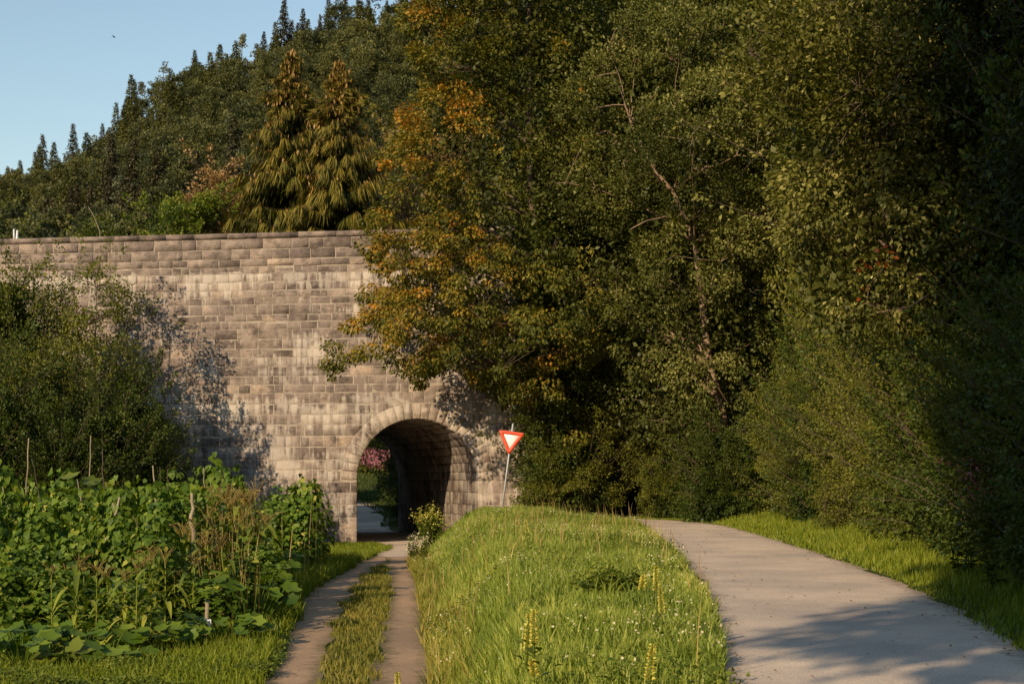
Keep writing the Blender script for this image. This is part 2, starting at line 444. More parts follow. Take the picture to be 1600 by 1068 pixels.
def strip(name, P, Wd, mat, lift=.0, cols=10, jag=.05, seed=0):
    r = np.random.default_rng(seed)
    P = np.asarray(P); n = len(P)
    T = np.gradient(P, axis=0); T /= np.linalg.norm(T, axis=1)[:, None]
    Nn = np.stack([T[:, 1], -T[:, 0]], 1)
    Wd = np.broadcast_to(Wd, (n,))
    jl = np.convolve(r.normal(0, jag, n + 4), np.ones(3) / 3, 'same')[2:-2]; jr = np.convolve(r.normal(0, jag, n + 4), np.ones(3) / 3, 'same')[2:-2]
    s = np.linspace(-1, 1, cols)
    off = s[None, :] * Wd[:, None] + np.where(s[None, :] < 0, jl[:, None], jr[:, None]) * np.abs(s[None, :])
    XY = P[:, None, :] + off[..., None] * Nn[:, None, :]
    Z = hgt(XY[..., 0], XY[..., 1]) + lift
    V = np.concatenate([XY, Z[..., None]], -1).reshape(-1, 3)
    e = (1 - np.abs(s))[None, :] * Wd[:, None] * 1.2
    i = np.arange(n - 1)[:, None] * cols + np.arange(cols - 1)[None, :]
    Q = np.stack([i, i + 1, i + cols + 1, i + cols], -1).reshape(-1, 4)
    return tag(obj(name, mesh(name, V, Q, mat, np.clip(e, 0, 1).ravel(), True)), kind='structure')


strip('road', ROAD, ROAD_W, M['asphalt'], 0.0, 14, .06, 1)
strip('underpass_road', LOWER, np.interp(np.arange(len(LOWER)), [0, 10, 20, 62, 90, 120, len(LOWER)], [1.4, 1.5, 2.2, 2.1, 2.5, 2.2, 2.0]), M['asphalt'], 0.006, 12, .03, 2)
strip('dirt_track', TRACKL, TW_L, M['track'], 0.010, 8, .11, 3)
strip('dirt_track', TRACKR, TW_R, M['track'], 0.014, 8, .11, 4)
strip('track_apron', APRON, np.interp(APRON[:, 1], [47, 49, 57], [.35, .85, 1.2]), M['asphalt'], 0.020, 8, .06, 5)

# ------------------------------------------------------------------ stone wall with arch
ZB = -1.4   # wall object base height
bridge = empty('railway_wall', (WC[0], WC[1], ZB), 'tall weathered block-stone railway wall pierced by a round-arched underpass', 'bridge')


def wmap(u, z, off):
    u = np.asarray(u, float); z = np.asarray(z, float)
    p = u[..., None] * WT + off * WN
    return np.stack([p[..., 0], p[..., 1], np.broadcast_to(z, u.shape) - ZB], -1)


def add_block(mb, poly, mp, d, ch, v, r):
    """poly: (n,2) outline, mp(u,z,off)->3D local"""
    poly = np.asarray(poly, float); n = len(poly); c = poly.mean(0)
    ext = poly.max(0) - poly.min(0)
    q = poly - c
    sc = np.maximum(1 - 2 * ch / np.maximum(ext, .05), .5)
    ins = c + q * sc
    tilt = r.normal(0, .006, 2)
    offs = d + (q @ tilt)
    ch = min(ch, .008)
    a = mp(poly[:, 0], poly[:, 1], -.03)
    b = mp(poly[:, 0], poly[:, 1], d * .35)
    e = np.array([mp(np.array(ins[i, 0]), np.array(ins[i, 1]), offs[i]) for i in range(n)])
    V = np.vstack([a, b, e])
    i = np.arange(n); j = (i + 1) % n
    mb.add(V, [np.stack([i, j, n + j, n + i], 1), np.stack([n + i, n + j, 2 * n + j, 2 * n + i], 1), (2 * n + i)[None, :]], v)


def build_wall():
    r = np.random.default_rng(11)
    U0, U1 = -36.0, 5.2
    Rout = ARC_R + .62
    # courses from the top down
    zs = [WTOP - .22]
    for h in (.44, .40, .30): zs.append(zs[-1] - h)
    while zs[-1] > ZB - .6:
        t = (WTOP - zs[-1]) / 12.0
        zs.append(zs[-1] - r.uniform(.27, .40) * (1 + .60 * t ** 2))
    mb = MB(); par = MB()
    for ci, (zt, zb_) in enumerate(zip(zs[:-1], zs[1:])):
        u = U0 - r.uniform(0, .5)
        m = par if ci < 3 else mb
        while u < U1:
            t = (WTOP - zb_) / 12.0
            w = r.uniform(.55, 1.35) if ci < 3 else r.choice([r.uniform(.30, .55), r.uniform(.5, .9)]) * (1 + .25 * t)
            a, b = u + .016, u + w - .016; lo, hi = zb_ + .010 + r.uniform(0, .014), zt - .010 - r.uniform(0, .014)
            if ci >= 3 and r.random() < .07: hi -= .05
            u += w
            v = float(np.clip(r.normal(.52, .15) + (.25 if r.random() < .04 else 0), 0, 1))
            d = (.03 if ci < 3 else .008) + r.uniform(-.006, .008)
            # clip against opening
            half = Rout + .012
            cut_lo = SPRING
            if hi <= SPRING + 1e-6:
                segs = []
                if a < -ARC_R - .0 and b > -ARC_R: b2 = min(b, -ARC_R); segs.append((a, b2))
                elif a < ARC_R and b > ARC_R: segs.append((max(a, ARC_R), b))
                elif b <= -ARC_R or a >= ARC_R: segs.append((a, b))
                if a < -ARC_R and b > ARC_R: segs.append((ARC_R, b))
                for (p, q) in segs:
                    if q - p > .08: add_block(m, [(p, lo), (q, lo), (q, hi), (p, hi)], wmap, d, .010, v, r)
                continue
            if a > half or b < -half or lo > SPRING + half:
                k = r.normal(0, .011, (4, 2))
                add_block(m, np.array([(a, lo), (b, lo), (b, hi), (a, hi)]) + k, wmap, d, .010, v, r)
                continue
            cs = np.linspace(a, b, max(6, int((b - a) / .08)))
            def low(x, z0):
                if abs(x) >= half: return z0
                return max(z0, SPRING + math.sqrt(half ** 2 - x * x))
            lows = np.array([low(x, lo) for x in cs])
            ok = lows < hi - .03
            # runs of ok
            idx = np.where(ok)[0]
            if len(idx) < 2: continue
            for run in np.split(idx, np.where(np.diff(idx) > 1)[0] + 1):
                if len(run) < 2: continue
                xr = cs[run]; lr = lows[run]
                poly = [(x, l) for x, l in zip(xr, lr)] + [(xr[-1], hi), (xr[0], hi)]
                add_block(m, poly, wmap, d, .012, v, r)
    mb.build('wall_blocks', M['stone'], bridge)
    par.build('parapet', M['stone'], bridge)
    # coping
    cp = MB(); u = U0
    while u < U1:
        w = r.uniform(1.1, 1.9)
        a, b = u + .01, u + w - .01; z0, z1 = WTOP - .20, WTOP + r.uniform(-.006, .006)
        P = [wmap(np.array(uu), np.array(zz), oo) for uu in (a, b) for zz in (z0, z1) for oo in (-.55, .075)]
        cp.add(P, [np.array([[0, 1, 3, 2], [4, 6, 7, 5], [0, 4, 5, 1], [2, 3, 7, 6], [0, 2, 6, 4], [1, 5, 7, 3]])], float(np.clip(r.normal(.5, .15), 0, 1)))
        u += w
    cp.build('coping', M['stone'], bridge)
    # arch ring voussoirs
    ring = MB(); nv = 25
    for i in range(nv):
        a0 = pi * i / nv + .0055; a1 = pi * (i + 1) / nv - .0055
        ro = Rout + r.uniform(-.03, .03)
        aa = np.linspace(a0, a1, 4)
        poly = [(ARC_R * cos(t), SPRING + ARC_R * sin(t)) for t in aa] + [(ro * cos(t), SPRING + ro * sin(t)) for t in aa[::-1]]
        add_block(ring, poly, wmap, .028 + r.uniform(-.006, .006), .006, float(np.clip(r.normal(.75, .12), 0, 1)), r)
    # jamb quoins overlap wall blocks, slightly proud
    ring.build('arch_ring', M['stone'], bridge)
    # mortar backing with arch cut out
    arc = np.linspace(pi, 0, 33)
    def sheet(offv, name, mat, rev=False):
        pts = [(U0, ZB - 1)] + [(-ARC_R, ZB - 1)] + [(ARC_R * cos(t), SPRING + ARC_R * sin(t)) for t in arc] + [(ARC_R, ZB - 1), (U1, ZB - 1), (U1, WTOP - .05), (U0, WTOP - .05)]
        pts = np.array(pts)
        V = wmap(pts[:, 0], pts[:, 1], 0.0)
        V[:, 0] += offv[0]; V[:, 1] += offv[1]
        f = np.arange(len(V))
        if rev: f = f[::-1]
        return obj(name, mesh(name, V, [f[None, :]], mat), bridge)
    sheet((0, 0), 'mortar_bed', M['mortar'])
    sheet(TUN * TL, 'rear_wall', M['stone'], True)
    # lining: blocks on the barrel, swept along the tunnel axis
    HJ = SPRING - (ZB - .3)                   # jamb height
    def prof(s):
        """s from the foot of the right jamb, up and over to the left foot"""
        s = np.asarray(s, float); La = pi * ARC_R
        a = np.clip((s - HJ) / ARC_R, 0, pi)
        u = np.where(s < HJ, ARC_R, np.where(s > HJ + La, -ARC_R, ARC_R * np.cos(a)))
        z = np.where(s < HJ, ZB - .3 + s, np.where(s > HJ + La, SPRING - (s - HJ - La), SPRING + ARC_R * np.sin(a)))
        nu = np.where(s < HJ, -1.0, np.where(s > HJ + La, 1.0, -np.cos(a))); nz = np.where((s >= HJ) & (s <= HJ + La), -np.sin(a), 0)
        return u, z, nu, nz
    def lmap(t, s, off):
        t = np.asarray(t, float); u, z, nu, nz = prof(s)
        p = (u + nu * off)[..., None] * WT + t[..., None] * TUN
        return np.stack([p[..., 0], p[..., 1], z + nz * off - ZB], -1)
    Ltot = 2 * HJ + pi * ARC_R
    bed = MB(); ss = np.linspace(0, Ltot, 60); tt = np.array([0.0, TL])
    S, Tt = np.meshgrid(ss, tt); V = lmap(Tt.ravel(), S.ravel(), -.03)
    i = np.arange(59); bed.add(V, [np.stack([i, i + 1, 60 + i + 1, 60 + i], 1)])
    lin = MB()
    s = 0.0
    while s < Ltot - .05:
        h = min(r.uniform(.42, .62) if s < HJ or s > HJ + pi * ARC_R else r.uniform(.30, .42), Ltot - s)
        if s < HJ < s + h + .12: h = HJ - s
        t = .02
        while t < TL:
            w = min(r.uniform(.6, 1.2), TL - t)
            poly = [(t + .012, s + .012), (t + w - .012, s + .012), (t + w - .012, s + h - .012), (t + .012, s + h - .012)]
            if w > .1: add_block(lin, poly, lmap, .02 + r.uniform(-.008, .008), .015, float(np.clip(r.normal(.55, .17), 0, 1)), r)
            t += w
        s += h
    L1 = lin.build('tunnel_lining', M['dim_lining_stone'], bridge)
    bed.build('lining_mortar', M['mortar'], L1)
    # top of the embankment behind the coping
    t0 = wmap(np.array(U0), np.array(WTOP - .3), -.5); t1 = wmap(np.array(U1), np.array(WTOP - .3), -.5)
    off = np.array([*(TUN * TL), 0])
    mm = MB(); mm.add([t0, t1, t1 + off, t0 + off], [np.array([[0, 1, 2, 3]])]); mm.build('trackbed', M['ballast'], bridge)
    # end wall
    b0 = wmap(np.array(U1), np.array(ZB - 1), 0.0); b1 = wmap(np.array(U1), np.array(WTOP - .3), 0.0)
    mm = MB(); mm.add([b0, b0 + off, b1 + off, b1], [np.array([[0, 1, 2, 3]])])
    b0 = wmap(np.array(U0), np.array(ZB - 1), 0.0); b1 = wmap(np.array(U0), np.array(WTOP - .3), 0.0)
    mm.add([b0, b0 + off, b1 + off, b1], [np.array([[3, 2, 1, 0]])])
    mm.build('end_wall', M['stone'], bridge)


build_wall()

# ------------------------------------------------------------------ foliage machinery
def norm(a):
    return a / (np.linalg.norm(a, axis=-1, keepdims=True) + 1e-9)


T_RHOMB = (np.array([[0, 0, 0], [.30, .48, .07], [0, 1, -.06], [-.30, .48, .07]]), np.array([[0, 1, 2, 3]]))
T_SLIM = (np.array([[0, 0, 0], [.13, .45, .03], [0, 1, -.1], [-.13, .45, .03]]), np.array([[0, 1, 2, 3]]))
T_HEART = (np.array([[0, .06, 0], [.34, -.02, .06], [.46, .34, .06], [0, 1, -.18], [-.46, .34, .06], [-.34, -.02, .06], [0, .5, -.03]]),
           np.array([[0, 1, 2, 6], [6, 2, 3, 3], [0, 6, 4, 5], [6, 3, 4, 4]]))
T_HEART = (T_HEART[0], np.array([[0, 1, 6], [1, 2, 6], [2, 3, 6], [3, 4, 6], [4, 5, 6], [5, 0, 6]]))


def leaves(P, D, Nn, size, v, tmpl=T_RHOMB):
    """P base points, D leaf direction, Nn approx normal, size per leaf"""
    tv, tf = tmpl; n = len(P); k = len(tv)
    D = norm(D); S = norm(np.cross(D, Nn)); Nz = np.cross(S, D)
    size = np.broadcast_to(size, (n,))
    V = P[:, None, :] + size[:, None, None] * (tv[None, :, 0:1] * S[:, None, :] + tv[None, :, 1:2] * D[:, None, :] + tv[None, :, 2:3] * Nz[:, None, :])
    Fc = (np.arange(n)[:, None, None] * k + tf[None]).reshape(-1, tf.shape[1])
    return V.reshape(-1, 3), Fc, np.repeat(v, k)


def crown_leaves(r, cl, per, rad, leaf, flat=.8, droop=.2, out=None, center=None, vj=.16, tmpl=T_RHOMB, vb=None, shell=.55):
    """cl (n,3) cluster centres; returns mesh arrays"""
    n = len(cl)
    rad = np.broadcast_to(rad, (n,))
    idx = np.repeat(np.arange(n), per)
    d = norm(r.normal(size=(len(idx), 3)))
    rr = r.uniform(shell, 1, len(idx)) ** 1.0
    off = d * (rr * rad[idx])[:, None]
    off[:, 2] *= flat
    P = cl[idx] + off
    outd = norm(cl - center) if center is not None else np.zeros((n, 3))
    D = norm(d * .8 + outd[idx] * .8 + r.normal(0, .5, (len(idx), 3)) + np.array([0, 0, -droop]))
    Nn = norm(np.array([0, 0, 1.0]) * .7 + d * .7 + r.normal(0, .45, (len(idx), 3)))
    cv = r.normal(.45, vj, n) if vb is None else vb
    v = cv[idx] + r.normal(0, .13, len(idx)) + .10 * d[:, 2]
    return leaves(P, D, Nn, leaf * r.uniform(.65, 1.25, len(idx)), np.clip(v, 0, 1), tmpl)


def limb(r, a, b, sag=.1, n=6, wob=.06):
    t = np.linspace(0, 1, n)[:, None]
    L = np.linalg.norm(b - a)
    P = a + (b - a) * t
    P[:, 2] += (np.sin(t[:, 0] * pi) * sag * L)
    P[1:-1] += r.normal(0, wob * L / n * 2, (n - 2, 3))
    return P


def make_tree(name, label, cat, seed, H, R, base=.25, trunk_r=.18, ncl=260, per=130, leaf=.13, crad=.75, shape='round', flat=.75,
              mat='leaf_mid', bark='bark', lean=(0, 0), offs=(0, 0), droop=.2, core=1.0, loc=(0, 0, 0), tip=None, filt=None, layered=False,
              trunk_pts=None, tmpl=T_RHOMB, twigs=True, group=None, shoots=30, boughs=0, bs=1.0, lump=.28, inner=.45, nlimb=12, vmean=None, prof=None, parts=True):
    r = np.random.default_rng(seed)
    # profile radius by relative height in crown
    def R_at(h):
        if prof is not None: return np.interp(h, prof[0], prof[1]) * R
        if shape == 'round': return R * np.sqrt(np.clip(1 - ((h - .48) / .54) ** 2, 0.02, 1))
        if shape == 'tall': return R * np.clip(np.minimum(1, (1.04 - h) * 2.2) ** .6, .05, 1) * np.clip(.55 + h * 1.6, 0, 1)
        if shape == 'bush': return R * np.sqrt(np.clip(1 - (h / 1.03) ** 2.2, .02, 1))
        return R * (1.03 - h)
    # lumps
    nl = 26
    ld = norm(r.normal(size=(nl, 3))); la = r.uniform(-1, 1, nl)
    def lumpf(h, az):
        p = np.stack([np.cos(az), np.sin(az), (h - .5) * 2.2], -1); p = norm(p)
        k = np.exp(-((1 - p @ ld.T) / .12)) @ la
        return 1 + lump * np.clip(k, -1.2, 1.2)
    z0 = base * H
    h = r.uniform(0, 1, ncl) ** .92; az = r.uniform(0, 2 * pi, ncl)
    if layered: h = np.round(h * 13 + .35 * np.sin(az * 2 + 1) + r.normal(0, .26, ncl)) / 13 - .02 * np.sin(az * 3)
    rr = R_at(np.clip(h, 0, 1)) * lumpf(h, az) * (inner + (1 - inner) * r.uniform(0, 1, ncl) ** .5)
    cl = np.stack([rr * np.cos(az) + offs[0] * (h ** .0), rr * np.sin(az) + offs[1], z0 + h * (H - z0)], -1)
    cl[:, 0] += lean[0] * (cl[:, 2] / H); cl[:, 1] += lean[1] * (cl[:, 2] / H)
    bo = None
    if boughs:
        bh = (np.arange(boughs) + r.uniform(0, 1, boughs)) / boughs; ba = r.uniform(0, 2 * pi, boughs)
        br = np.clip(R_at(np.clip(bh, .05, .92)), .3, 9) * r.uniform(.30, .52, boughs) * bs + .12 * R
        bq = np.maximum(R_at(np.clip(bh, .05, .95)) * r.uniform(.55, 1.08, boughs) - br * .55, 0)
        bc = np.stack([bq * np.cos(ba) + offs[0], bq * np.sin(ba) + offs[1], z0 + (.06 + .90 * bh) * (H - z0)], -1)
        bc[:, 0] += lean[0] * (bc[:, 2] / H); bc[:, 1] += lean[1] * (bc[:, 2] / H)
        w_ = br ** 2; bi = r.choice(boughs, ncl, p=w_ / w_.sum())
        bd = norm(r.normal(size=(ncl, 3)) + np.stack([np.cos(ba), np.sin(ba), .5 + 0 * ba], -1)[bi] * .55)
        cl = bc[bi] + bd * (br[bi] * r.uniform(.62, 1.05, ncl))[:, None] * [1, 1, .72]
        cl[:, 2] = np.maximum(cl[:, 2], .12)
        rr = np.hypot(cl[:, 0] - offs[0], cl[:, 1] - offs[1]); h = np.clip((cl[:, 2] - z0) / (H - z0), 0, 1)
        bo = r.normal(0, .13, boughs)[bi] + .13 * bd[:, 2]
    if layered: cl[:, 2] -= 1.3 * (rr / R) ** 2
    if filt is not None:
        keep = filt(cl + np.array(loc), .35 * crad); cl = cl[keep]; h = h[keep]; rr = rr[keep]
        if bo is not None: bo = bo[keep]
    cen = np.array([lean[0] * .5 + offs[0], lean[1] * .5 + offs[1], z0 + .45 * (H - z0)])
    vb = None
    if tip is not None:
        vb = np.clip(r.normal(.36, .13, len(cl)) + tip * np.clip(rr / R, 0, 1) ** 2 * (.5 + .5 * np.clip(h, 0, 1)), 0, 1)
    elif vmean is not None:
        vb = r.normal(vmean, .12 if bo is not None else .16, len(cl))
    if bo is not None: vb = (vb if vb is not None else r.normal(.45, .10, len(cl))) + bo
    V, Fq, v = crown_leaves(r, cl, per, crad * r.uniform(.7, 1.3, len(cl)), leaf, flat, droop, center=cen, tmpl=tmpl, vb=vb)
    parts_V = [V]; parts_F = [Fq]; parts_v = [v]
    SH = []
    if shoots:
        hs = r.uniform(.08, 1, shoots) ** .8; az_ = r.uniform(0, 2 * pi, shoots); q0 = R_at(hs) * .8
        a0 = np.stack([q0 * np.cos(az_) + offs[0], q0 * np.sin(az_) + offs[1], z0 + hs * (H - z0)], -1)
        a0[:, 0] += lean[0] * (a0[:, 2] / H); a0[:, 1] += lean[1] * (a0[:, 2] / H)
        dd = np.stack([np.cos(az_), np.sin(az_), r.uniform(-.1, 1.1, shoots) + hs * .8], -1); dd = norm(dd) * (r.uniform(.25, .75, shoots) * (.8 + .25 * R))[:, None]
        sc_ = []
        for t_, w_ in ((.6, .34), (.95, .26), (1.25, .19), (1.5, .12)): sc_.append(a0 + dd * t_ * 1.3)
        sc_ = np.concatenate(sc_); sr = np.repeat([.36, .28, .20, .12], shoots) * (.6 + .13 * R)
        if filt is not None:
            kp = filt(sc_ + np.array(loc), .2); sc_ = sc_[kp]; sr = sr[kp]
        if len(sc_):
            V3, F3, v3 = crown_leaves(r, sc_, max(8, int(per * .22)), sr, leaf, .9, droop, center=cen, tmpl=tmpl, vb=np.full(len(sc_), .5) if vb is None else np.full(len(sc_), float(np.mean(vb)) + .1), shell=.2)
            parts_V.append(V3); parts_F.append(F3); parts_v.append(v3)
        SH = [(a_, a_ + d_ * 1.9) for a_, d_ in zip(a0, dd)] if filt is None else []
    if core > 0:   # larger inner leaves, crown shade painted in as a dark tone
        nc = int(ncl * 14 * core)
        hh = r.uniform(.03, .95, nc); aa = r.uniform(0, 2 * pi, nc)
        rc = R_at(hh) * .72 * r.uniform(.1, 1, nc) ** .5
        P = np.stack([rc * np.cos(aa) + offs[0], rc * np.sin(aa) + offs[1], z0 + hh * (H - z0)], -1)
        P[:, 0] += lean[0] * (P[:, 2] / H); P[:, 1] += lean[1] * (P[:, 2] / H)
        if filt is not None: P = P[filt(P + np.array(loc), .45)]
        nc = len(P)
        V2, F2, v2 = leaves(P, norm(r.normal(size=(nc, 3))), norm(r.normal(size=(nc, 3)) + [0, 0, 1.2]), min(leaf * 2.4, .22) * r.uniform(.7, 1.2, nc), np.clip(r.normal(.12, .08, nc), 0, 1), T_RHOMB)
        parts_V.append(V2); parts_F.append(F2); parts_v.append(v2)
    tot = 0; FF = []
    for a, b in zip(parts_V, parts_F):
        FF.append(b + tot); tot += len(a)
    VV = np.concatenate(parts_V); vv = np.concatenate(parts_v)
    if filt is not None and tmpl is T_RHOMB:
        c = VV.reshape(-1, 4, 3).mean(1); keep = filt(c + np.array(loc), .12)
        VV = VV.reshape(-1, 4, 3)[keep].reshape(-1, 3); vv = vv.reshape(-1, 4)[keep].ravel()
        FF = [np.arange(len(VV)).reshape(-1, 4)]
    # wood
    wb = MB()
    if trunk_pts is not None: tp = np.array(trunk_pts, float) - np.array(loc)
    else:
        tz = np.linspace(-.25, H * .88, 9)
        tp = np.stack([lean[0] * (tz / H) + offs[0] * sm((tz / H) * 1.5) + r.normal(0, .05, 9) * (tz > 0), lean[1] * (tz / H) + offs[1] * sm((tz / H) * 1.5) + r.normal(0, .05, 9) * (tz > 0), tz], -1)
    tr = trunk_r * (1 - .85 * np.linspace(0, 1, len(tp)) ** .9)
    tr[0] *= 1.35
    wb.tube(tp, tr, 8)
    for a_, b_ in SH: wb.tube(limb(r, a_, b_, .04, 4), np.linspace(.012, .004, 4), 3, cap=False)
    if twigs and len(cl):
        ends = cl[r.choice(len(cl), min(nlimb * 2, len(cl)), replace=False)]
        lp = []
        for e in ends:
            hz = np.clip(e[2] - .45 * np.linalg.norm(e[:2] - tp[len(tp) // 2, :2]), z0 * .6, H * .85)
            k = np.argmin(np.abs(tp[:, 2] - hz)); a = tp[k].copy()
            L = limb(r, a, e, .08, 6); lp.append(L)
            wb.tube(L, np.linspace(max(tr[k] * .5, .02), .012, 6), 5, cap=False)
        lp = np.concatenate(lp)
        sub = cl if len(cl) < 400 else cl[r.choice(len(cl), 400, replace=False)]
        for c in sub:
            a = lp[np.argmin(((lp - c) ** 2).sum(1))]
            if np.linalg.norm(a - c) > .1: wb.tube(limb(r, a, c, .05, 4), np.linspace(.016, .006, 4), 3, cap=False)
    root = empty(name, loc, label, cat, group)
    wb.build('trunk', M[bark], root, smooth=True)
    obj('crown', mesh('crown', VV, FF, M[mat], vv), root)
    return root


def wall_filter(P, margin):
    u = (P[:, 0] - WC[0]) * WN[0] + (P[:, 1] - WC[1]) * WN[1]
    al = (P[:, 0] - WC[0]) * WT[0] + (P[:, 1] - WC[1]) * WT[1]
    return (u > .2 + margin) | (P[:, 2] > WTOP + .2 + margin) | (al > 5.5 + margin)


def gl(px, Y, dz=0):
    x = X(px, Y); return (x, Y, float(hgt(x, Y)) + dz)


# ------------------------------------------------------------------ trees at the right
def horn_filter(P, m):
    return wall_filter(P, m) & ((P[:, 2] > 4.9 + m + .5 * np.sin(P[:, 0] * 2)) | (P[:, 0] > -.5)) & (P[:, 0] < 3.3 + .8 * np.sin(P[:, 2] * 1.1) - m)


make_tree('hornbeam_tree', 'tall tree with layered drooping sprays turning orange, reaching across the stone wall beside the arch', 'tree', 101,
          26, 6.4, base=.13, trunk_r=.28, ncl=1150, per=130, leaf=.145, boughs=48, bs=.72, crad=.52, flat=.55, mat='leaf_autumn', loc=gl(880, 55.0), offs=(-1.4, -1.0),
          droop=.55, tip=.26, filt=horn_filter, layered=True, core=1.3, lump=.45, nlimb=26,
          prof=([0, .08, .2, .38, .6, .8, 1], [.5, .9, 1.12, .95, .75, .6, .25]))
make_tree('alder_tree', 'dense dark green columnar tree in front of the orange-tinged tree, right of the warning sign', 'tree', 102,
          13.2, 2.3, base=.02, trunk_r=.16, ncl=420, per=150, leaf=.10, crad=.42, boughs=34, shape='tall', mat='leaf_mid', loc=gl(862, 53.9), filt=wall_filter, core=1.0, vmean=.36)

make_tree('alder_tree', 'dark green small-leaved tree between the columnar tree and the bare pale trunk', 'tree', 105,
          14.5, 2.7, base=.02, trunk_r=.16, ncl=480, per=150, leaf=.10, crad=.42, boughs=38, shape='tall', mat='leaf_mid', loc=gl(975, 57.0), filt=wall_filter, core=1.0, vmean=.45)
wil = (X(1140, 51.5), 51.5, float(hgt(X(1140, 51.5), 51.5)))
wp = [W(px_, py_, y_ + 5.5) for px_, py_, y_ in ((1145, 812, 46), (1136, 700, 45.7), (1125, 625, 45.4), (1108, 572, 45.2), (1098, 480, 45), (1086, 380, 44.9), (1052, 300, 44.7), (1020, 262, 44.5), (985, 190, 44.4))]
wilp = np.array(wp)


def gap_filter(P, m):
    keep = np.ones(len(P), bool)
    for a, b in ((1, 3), (5, 7)):
        A, B = wilp[a], wilp[b]; ab = B - A
        t = np.clip(((P - A) @ ab) / (ab @ ab), 0, 1)
        q = A + t[:, None] * ab
        dx = np.hypot(P[:, 0] - q[:, 0], P[:, 2] - q[:, 2]); front = P[:, 1] < q[:, 1] + .1
        rad = .50 if a == 1 else .27
        hole = .5 + .5 * np.sin(t * 17 + a)
        keep &= ~(front & (dx < rad * (.5 + hole)) & (t > .02) & (t < .98))
    return keep


make_tree('willow_tree', 'broad grey-green tree with bare pale trunk showing through its leaves', 'tree', 103,
          18.2, 4.7, base=.12, trunk_r=.22, ncl=900, per=130, leaf=.12, crad=.5, boughs=34, mat='leaf_grey', bark='bark_light', loc=wil, offs=(-1.9, -.4),
          trunk_pts=wp, filt=gap_filter, core=.7, nlimb=20)

# two prototypes each, later copied with new size, turn and label
right_trees = [
    # px, Y, H, R, proto, label
    (1010, 61, 27, 5.2, 'A', 'tall yellow-green tree rising behind the orange-tinged tree at the top of the photo'),
    (1110, 56, 26, 5.0, 'B', 'tall olive tree behind the grey-green tree with the bare trunk'),
    (1200, 50, 23, 4.6, 'A', 'yellow-green tree just right of the pale bare trunk, behind the hedge'),
    (1300, 45, 22, 4.6, 'B', 'olive tree filling the upper middle of the wood, behind the round pale leaves'),
    (1235, 39, 14, 3.6, 'C', 'mid green shrubby tree over the hedge, left of the tree with pale round leaves'),
    (1430, 38, 20, 4.4, 'A', 'tall tree behind the pale round-leaved tree at the edge of the deep shade'),
    (1530, 32, 18, 4.0, 'C', 'tall dark tree standing in the deep shade at the right'),
    (1610, 26, 16, 3.8, 'C', 'dark shaded tree rising at the right edge above the verge'),
    (1690, 20, 14, 3.6, 'C', 'nearest dark shaded tree at the far right edge'),
    (1400, 60, 30, 5.6, 'B', 'tallest olive tree at the back of the wood'),
    (1560, 48, 26, 5.2, 'A', 'high tree far back above the deep shade'),
    (965, 66, 30, 5.0, 'B', 'olive tree behind the wood left of the tallest crowns, showing at the top edge'),
]
proto = {}
for k, (px, Y, H, R, pr, lab) in enumerate(right_trees):
    x_ = max(X(px, Y), float(np.interp(Y, RY, RR)) + 2.4 + .85 * R) if Y < 52 else X(px, Y)
    loc = (x_, Y, float(hgt(x_, Y)))
    if pr not in proto:
        if pr == 'A': root = make_tree('maple_tree', lab, 'tree', 201, H, R, base=.10, trunk_r=.26, ncl=1000, per=110, leaf=.14, crad=.55, boughs=46, mat='leaf_yellow', loc=loc, core=.8, twigs=True)
        if pr == 'B': root = make_tree('ash_tree', lab, 'tree', 202, H, R, base=.10, trunk_r=.26, ncl=1000, per=110, leaf=.14, crad=.55, boughs=46, mat='leaf_olive', loc=loc, core=.8)
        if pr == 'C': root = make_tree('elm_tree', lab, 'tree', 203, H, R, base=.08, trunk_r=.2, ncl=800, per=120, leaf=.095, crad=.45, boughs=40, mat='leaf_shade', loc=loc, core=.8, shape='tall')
        proto[pr] = (root, H, R); root['group'] = 'trees of the wood on the bank'
    else:
        root, H0, R0 = proto[pr]
        copy_tree(root, loc, k * 1.9, (R / R0, R / R0, H / H0), lab)
make_tree('lime_tree', 'tree with pale round sunlit leaves hanging over the hedge beside the deep shade', 'tree', 104,
          14.0, 3.1, base=.30, trunk_r=.15, ncl=460, per=80, leaf=.118, crad=.5, boughs=24, mat='leaf_pale', loc=gl(1455, 29.5), offs=(-1.2, -.4), core=.8, lump=.4, inner=.3, nlimb=18)

